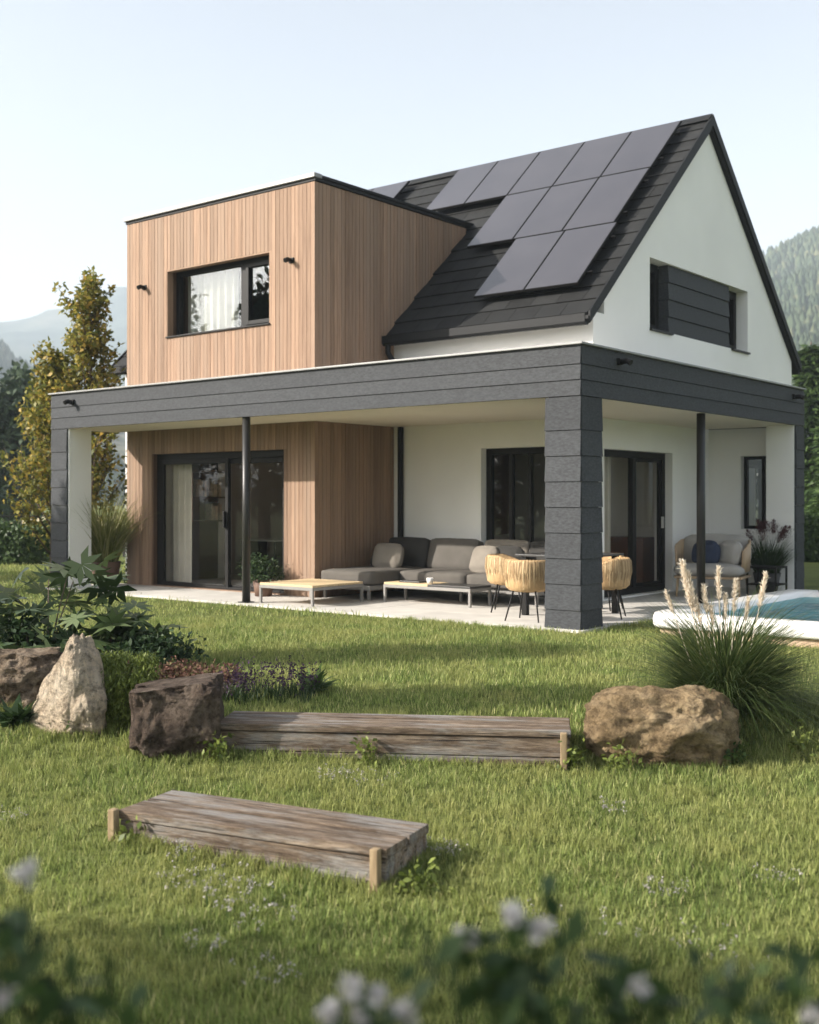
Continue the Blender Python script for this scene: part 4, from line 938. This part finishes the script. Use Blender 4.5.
# ================================================================== TREES
def limbs_tree(name, label, c, H, r0, n_limbs, up, spread, nleaf, size, mat, leaf_r=.14, group=None, start=.12, col=True):
    t = thing(name, label, 'tree', c, 0, group); c = Vector(c); m = MB(); P = []
    top = c+Vector((random.uniform(-.1, .1), random.uniform(-.1, .1), H*.93)); m.tube([c-Vector((0, 0, .1)), c.lerp(top, .5)+Vector((random.uniform(-.06, .06)*H*.2, random.uniform(-.06, .06)*H*.2, 0)), top], [r0, r0*.55, r0*.12], 8)
    per = max(1, nleaf//(n_limbs+4)); ga = 0
    def along(a, b, k, s0, rad):
        for i in range(k):
            s = s0+(1-s0)*random.random(); q = a.lerp(b, s); rr_ = rad*(1.15-.7*s); P.append(q+Vector((random.gauss(0, rr_), random.gauss(0, rr_), random.gauss(0, rr_*1.1))))
    for i in range(n_limbs):
        h = start+(.93-start)*(i+.5)/n_limbs; ga += 2.4+random.uniform(-.4, .4); a = c.lerp(top, h)
        L = H*spread*((1-h)**.65+.10)*random.uniform(.7, 1.2); dr = Vector((math.cos(ga), math.sin(ga), up*random.uniform(.7, 1.3))).normalized(); b = a+dr*L
        mid = a.lerp(b, .5)+Vector((0, 0, -.05*L)); m.tube([a, mid, b], [r0*.32*(1-h*.6), r0*.2*(1-h*.6), r0*.05], 5); along(a, b, per//2, .2, leaf_r)
        for k in range(3):
            a2 = a.lerp(b, random.uniform(.3, .9)); b2 = a2+(dr+Vector((random.gauss(0, .5), random.gauss(0, .5), random.gauss(0, .35)+up*.2))).normalized()*L*.42; m.tube([a2, b2], [r0*.1, r0*.03], 4); along(a2, b2, per//6, .15, leaf_r*.9)
    along(c.lerp(top, .6), top+Vector((0, 0, H*.05)), per*2, 0, leaf_r*.8)
    m.build('trunk', MT['bark'], t, smooth=True); np_mesh('crown', *leaves(np.array([tuple(q) for q in P]), size, .2), MT[mat], t); return t
limbs_tree('hornbeam_tree', 'upright golden-green tree, tallest, behind the left end of porch', spot(20.6, -5.75), 5.6, .09, 40, 2.0, .28, 8000, .10, 'leafgold', .095, start=.06)
limbs_tree('hornbeam_tree', 'shorter golden tree leaning left of the tall upright one', spot(20.8, -6.4), 4.3, .08, 34, 1.6, .32, 6400, .10, 'leafgold', .11, start=.05)
limbs_tree('garden_tree', 'dark tree filling the gap between left column and timber box', (-10.9, 3.2, -.03), 3.4, .08, 26, 1.2, .30, 7000, .11, 'leafdark', .16, start=.05)
# trees out of frame on the left: they shade the lawn and mirror in the glass
OFF = [(spot(3.0, -7.2), 4.9, .8, .45), (spot(.5, -4.7), 4.4, .8, .3), (spot(7.5, -5.2), 3.9, .45, .72), (spot(9.2, -7.4), 5.0, .5, .70)]
for i, (c, H, k, st0) in enumerate(OFF):
    limbs_tree('garden_tree', ['airy garden tree left of the photographer', 'airy garden tree behind the photographer on the left', 'small garden tree outside the left frame edge', 'garden tree outside the left frame edge, farther along'][i], c, H, .11, 26, .7, .34*k, (2600, 4200, 4600, 5200)[i], .13, 'leafmid', .17, 'garden trees left of the view', st0)
for i, (x, y, H) in enumerate(((-16.5, -8.7, 8.0), (-21.5, -8.5, 9.), (-27, -12, 8.5), (-14.0, -14.5, 5.5), (-11, -19, 6.))):
    limbs_tree('garden_tree', ['tall dark tree mirrored in the upper window, nearest the house', 'tallest dark tree mirrored in the upper window', 'far dark tree west of the garden', 'dark tree beyond the left garden', 'dark tree south-west of the garden'][i], (x, y, -.4), H, .2, 30, .55, .20 if i == 0 else .36, 6500, .22, 'leafdark', .22 if i == 0 else .32, 'dark trees opposite the house', .15)
# misty trees past the hedge at the left, conifers on the right
for i, (d, r, H) in enumerate(((46, -15.6, 6.6), (52, -19.5, 7.2), (40, -15.4, 2.9), (110, -38, 9), (114, -33, 7.5))):
    limbs_tree('misty_tree', ['hazy green tree left of the golden trees', 'hazy tree at the left frame edge beyond the field', 'round hazy shrub tree above the hedge', 'distant tree past the pale field, left', 'distant tree past the pale field, right'][i], spot(d, r), H, .2, 26, .5, .40, 7000, .34, 'leafmist', .5, 'hazy trees beyond the hedge', .06)
def conifer(label, c, H, r, mat='conifer'):
    t = thing('conifer_tree', label, 'tree', c, 0, 'conifers at the right of the house'); c = Vector(c); m = MB(); m.tube([c-Vector((0, 0, .2)), c+Vector((0, 0, H))], [H*.018, H*.003], 7); m.build('trunk', MT['bark'], t); P, D = [], []
    for i in range(int(46)):
        h = .06+.93*i/46; R0 = r*(1-h)**.85+.08
        for k in range(9):
            a = random.random()*6.28; L = R0*random.uniform(.6, 1.15); d_ = Vector((math.cos(a), math.sin(a), -.28))
            for q in range(13): s = (q+random.random())/13; P.append(tuple(c+Vector((0, 0, h*H))+d_*L*s+Vector((random.gauss(0, .05*r), random.gauss(0, .05*r), random.gauss(0, .03*r))))); D.append((d_.x+random.gauss(0, .6), d_.y+random.gauss(0, .6), -.35+random.gauss(0, .3)))
    np_mesh('crown', *leaves(np.array(P), H*.05, .3, .35, .1, None, unit(np.array(D))), MT[mat], t)
for i, (d, r, H, w) in enumerate(((38, 13.2, 6.6, 1.6), (33, 12.2, 4.2, 1.5), (42, 16.0, 7.5, 1.9), (27, 10.2, 3.2, 1.3))):
    conifer(['conifer right behind the house corner', 'shorter conifer in front of the tall one', 'tall conifer at the right frame edge', 'small conifer close behind the right column'][i], spot(d, r), H, w, 'hedge')
# hedges and low fence
def hedge(label, A, B, w, h, n):
    A, B = Vector(A), Vector(B); t = thing('hedge', label, 'hedge', (A+B)/2); u = (B-A); L = u.length; u.normalize(); nn = Vector((-u.y, u.x, 0)); P, N = [], []
    core = MB(); core.obox(A, u, nn, (0.05, L-.05), (-w/2+.08, w/2-.08), (0, h-.08)); core.build('inner_twigs', MT['leafdark'], t)
    for i in range(n):
        s = random.random()*L; f = random.random(); bumpy = .06*math.sin(s*5)+random.gauss(0, .05)
        if f < .45: q = A+u*s+nn*(-w/2+bumpy)+Vector((0, 0, random.random()*h)); nv = -nn
        elif f < .75: q = A+u*s+nn*(random.uniform(-.5, .5)*w)+Vector((0, 0, h+bumpy)); nv = Vector((0, 0, 1))
        else: q = A+u*s+nn*(w/2+bumpy)+Vector((0, 0, random.random()*h)); nv = nn
        P.append(tuple(q)); N.append(tuple(nv+Vector((random.gauss(0, .6), random.gauss(0, .6), random.gauss(0, .6)+.3))))
    np_mesh('foliage', *leaves(np.array(P), .10, .3, .6, .2, unit(np.array(N))), MT['hedge'], t)
hedge('clipped green hedge at the left edge, left of the porch', spot(25.5, -13.2), spot(25.5, -6.9), .9, .82, 9000)
hedge('clipped green hedge at the right edge behind the spa', spot(26.5, 8.6), spot(25.5, 14), .9, .95, 8000)
fn = thing('fence', 'low dark railing fence behind the left hedge', 'fence', spot(28.5, -11)); A, B = spot(28.5, -15), spot(28.5, -7); u = (B-A).normalized(); m = MB()
for i in range(54): p = A+(B-A)*(i/53); m.tube([p, p+Vector((0, 0, 1.02))], .011, 4)
m.build('bars', MT['darkm'], fn); m = MB(); m.tube([A+Vector((0, 0, 1.0)), B+Vector((0, 0, 1.0))], .016, 5); m.tube([A+Vector((0, 0, .25)), B+Vector((0, 0, .25))], .016, 5); m.build('rail', MT['darkm'], fn)
for k in (0, .5, 1): p = A+(B-A)*k; MB().box(p.x-.05, p.x+.05, p.y-.05, p.y+.05, p.z, p.z+1.12).build('post', MT['darkm'], fn)
# blurred flowering bushes close to the photographer
def near_bush(label, tips, leafs, base):
    t = thing('flowering_bush', label, 'bush', base, 0, 'flowering bushes close to the camera'); m = MB(); P = []; Q = []
    for q in leafs:
        q = Vector(q); m.tube([base, (Vector(base)+q)/2+Vector((0, 0, .06)), q], [.006, .005, .003], 5)
        for i in range(13): P.append(tuple(q+Vector((random.gauss(0, .032), random.gauss(0, .032), random.gauss(0, .022)))))
        for i in range(6): s = random.uniform(.3, 1); P.append(tuple(Vector(base).lerp(q, s)+Vector((random.gauss(0, .03), random.gauss(0, .03), .06*(1-s)+random.gauss(0, .03)))))
    for q in tips:
        Q = []
        q = Vector(q); m.tube([base, (Vector(base)+q)/2+Vector((0, 0, .05)), q], [.005, .004, .002], 5); 
        for i in range(44): d_ = Vector((random.gauss(0, 1), random.gauss(0, 1), random.gauss(0, .7)+.3)).normalized(); Q.append(tuple(q+d_*random.uniform(.003, .014)))
        np_mesh('flower_head', *leaves(np.array(Q), .012, .3, .8), MT['flower'], t)
    m.build('stems', MT['leafdark'], t); np_mesh('foliage', *leaves(np.array(P), .045, .4, .5), MT['leafdark'], t)
BD = 1.35
def ns(d, px, py): return spot(d, (px-CX)/FPX*d, CAM[2]-(py-HY)/FPX*d)
near_bush('dark bush with white flowers at the lower left corner', [ns(BD, 25, 873), ns(BD, 5, 1000)], [ns(BD, 5, 925), ns(BD, -5, 955), ns(BD, 40, 985), ns(BD, 75, 1000), ns(BD, 25, 1010), ns(BD, 90, 1020)], spot(BD, -0.46))
near_bush('dark bush with white flowers low at the centre', [ns(BD, 512, 917), ns(BD, 540, 930), ns(BD, 468, 940)], [ns(BD, 455, 950), ns(BD, 490, 960), ns(BD, 525, 955), ns(BD, 500, 985), ns(BD, 545, 985), ns(BD, 570, 1005)], spot(BD, 0.14))
near_bush('pale flowered stalks at the bottom edge, left of centre', [ns(BD, 352, 988), ns(BD, 378, 996), ns(BD, 330, 1012), ns(BD, 404, 1014), ns(BD, 362, 1018)], [ns(BD, 345, 1022), ns(BD, 380, 1024)], spot(BD, -0.06))
near_bush('dark bush with white flowers at the lower right', [ns(BD, 636, 985), ns(BD, 812, 1015)], [ns(BD, 610, 1000), ns(BD, 650, 1005), ns(BD, 725, 1012), ns(BD, 770, 1000), ns(BD, 810, 985), ns(BD, 690, 1020)], spot(BD, 0.39))
# ================================================================== HILLS
def hills(name, th0, th1, r0, r1, elev, seed, mat, nr=60, nt=150):
    m = MB()
    for i in range(nr+1):
        s = i/nr; r = r0+(r1-r0)*s
        for j in range(nt+1):
            th = th0+(th1-th0)*j/nt; d_, rr_ = r*math.cos(th), r*math.sin(th); x = CAM[0]+d_*F2[0]+rr_*R2[0]; y = CAM[1]+d_*F2[1]+rr_*R2[1]
            e = elev(math.degrees(th)); q = Vector((x, y, 0))/r1*9+Vector((seed, 0, 0)); h = r1*e*(s**1.15)*(1+.10*noise.fractal(q, 1, 2, 5)*(s > .05))
            m.v.append((x, y, -2+h))
    k = nt+1
    m.f = [(i*k+j, i*k+j+1, (i+1)*k+j+1, (i+1)*k+j) for i in range(nr) for j in range(nt)]
    return tag(m.build(name, mat, smooth=True), kind='structure')
def hillmat(name, a, b, c, sc):
    t = NT(name); v = t.coords(); f = t.noise(v, sc, 8, .7)
    col = t.ramp(f, [(.36, a), (.52, b), (.66, c)]); t.link(col, t.b.inputs['Base Color']); t.b.inputs['Roughness'].default_value = 1; t.b.inputs['Specular IOR Level'].default_value = 0.
    t.bump(f, 1., 6.); return t.m
def interp(pts): return lambda a: float(np.interp(a, [p[0] for p in pts], [p[1] for p in pts]))
e_right = interp([(-5, .10), (6, .13), (12, .165), (17.5, .205), (20, .225), (26, .25), (40, .2), (60, .12)])
hr = hills('hills', R_(2), R_(60), 140, 700, e_right, 3, hillmat('forest_hill', (.03, .045, .028), (.075, .085, .045), (.30, .25, .15), .02))
e_far = interp([(-60, .10), (-40, .12), (-26, .125), (-20, .145), (-17, .160), (-13.5, .175), (-8, .16), (0, .12), (8, .08)])
hills('hills', R_(-60), R_(8), 650, 1500, e_far, 9, hillmat('far_hill', (.025, .04, .03), (.05, .065, .05), (.10, .10, .075), .008))
e_near = interp([(-60, .13), (-35, .14), (-26, .155), (-20, .135), (-18.8, .115), (-17.4, .098), (-15, .085), (-8, .05), (0, .03)])
hills('hills', R_(-60), R_(0), 280, 700, e_near, 5, hillmat('near_hill', (.035, .05, .035), (.08, .085, .05), (.26, .21, .14), .014))
def forest():
    P, Fc = [], []; 
    def put(x, y, z, H):
        b = len(P); n = 6; lv_ = ((.0, .26), (.33, .20), (.30, .24), (.64, .12), (.6, .15), (1., .0))
        for q in range(0, 6, 2):
            (h0, w0), (h1, w1) = lv_[q], lv_[q+1]
            o = len(P)
            for hh, ww in ((h0, w0), (h1, w1)):
                for k in range(n): a = 6.283*k/n+q; j = 1+random.uniform(-.25, .25); P.append((x+math.cos(a)*ww*H*j, y+math.sin(a)*ww*H*j, z+hh*H))
            for k in range(n): Fc.append((o+k, o+(k+1) % n, o+n+(k+1) % n, o+n+k))
    def scatter(th0, th1, r0, r1, elev, seed, n, thr, H0):
        c = 0
        while c < n:
            th = R_(random.uniform(th0, th1)); s = random.random()**.8; r = r0+(r1-r0)*s; d_, rr_ = r*math.cos(th), r*math.sin(th); x = CAM[0]+d_*F2[0]+rr_*R2[0]; y = CAM[1]+d_*F2[1]+rr_*R2[1]
            if noise.noise(Vector((x, y, 0))/70+Vector((seed, 5, 0))) < thr: c += .25; continue
            e = elev(math.degrees(th)); q = Vector((x, y, 0))/r1*9+Vector((seed, 0, 0)); h = r1*e*(s**1.15)*(1+.10*noise.fractal(q, 1, 2, 5)*(s > .05)); put(x, y, -3+h, H0*random.uniform(.6, 1.4)); c += 1
    scatter(14, 30, 140, 700, e_right, 3, 11000, -.12, 6.5); scatter(-30, -14, 280, 700, e_near, 5, 5000, -.05, 8)
    o = np_mesh('forest', P, Fc, MT['conifer']); tag(o, 'far conifer forest covering the hills', 'forest', kind='stuff')
forest()
# ================================================================== AIR, LIGHT, CAMERA
m = MB(); hz = 1620; m.box(CAM[0]-hz, CAM[0]+hz, CAM[1]-hz, CAM[1]+hz, -6.0, 300)
t = NT('air'); t.n.remove(t.b); pv = t.new('ShaderNodeVolumePrincipled'); pv.inputs['Density'].default_value = .0005; pv.inputs['Color'].default_value = (.78, .88, 1., 1); pv.inputs['Anisotropy'].default_value = .0
t.link(pv.outputs[0], t.o.inputs['Volume'])
tag(m.build('haze', t.m), 'thin pale haze filling the valley air', 'haze', kind='stuff')
w = bpy.data.worlds.new('World'); scene.world = w; w.use_nodes = True; nt = w.node_tree; bg = nt.nodes['Background']
sky = nt.nodes.new('ShaderNodeTexSky'); sky.sky_type = 'NISHITA'; sky.sun_disc = False; sky.sun_elevation = R_(27.4); sky.sun_rotation = R_(221.3); sky.air_density = 1.0; sky.dust_density = 5.; sky.ozone_density = 1.; sky.altitude = 300
hs = nt.nodes.new('ShaderNodeHueSaturation'); hs.inputs['Saturation'].default_value = .45; nt.links.new(sky.outputs[0], hs.inputs['Color']); nt.links.new(hs.outputs[0], bg.inputs[0]); bg.inputs[1].default_value = .118
L = bpy.data.lights.new('sun', 'SUN'); L.energy = 5.0; L.angle = R_(.6); L.color = (1., .935, .85); lo = bpy.data.objects.new('sun', L); COL.objects.link(lo)
lo.rotation_euler = Vector((.88, 1., -.69)).to_track_quat('-Z', 'Y').to_euler(); lo.location = (-10, -15, 12)
cam = bpy.data.cameras.new('camera'); co = bpy.data.objects.new('camera', cam); COL.objects.link(co); scene.camera = co
co.location = CAM; fw = Vector((F2[0], F2[1], 0)); co.rotation_euler = fw.to_track_quat('-Z', 'Y').to_euler()
cam.sensor_fit = 'VERTICAL'; cam.sensor_height = 36; cam.lens = FPX/1024*36; cam.shift_y = -(512-HY)/1024; cam.clip_start = .05; cam.clip_end = 8000
cam.dof.use_dof = True; cam.dof.focus_distance = 9.5; cam.dof.aperture_fstop = 2.2
vs = scene.view_settings; vs.view_transform = 'Standard'; vs.look = 'None'; vs.exposure = 1.17; vs.gamma = 1; vs.use_curve_mapping = False
cy = scene.cycles; cy.use_denoising = True; cy.max_bounces = 8; cy.transparent_max_bounces = 12; cy.volume_bounces = 1; cy.diffuse_bounces = 4; cy.caustics_reflective = False; cy.caustics_refractive = False; cy.sample_clamp_indirect = 6
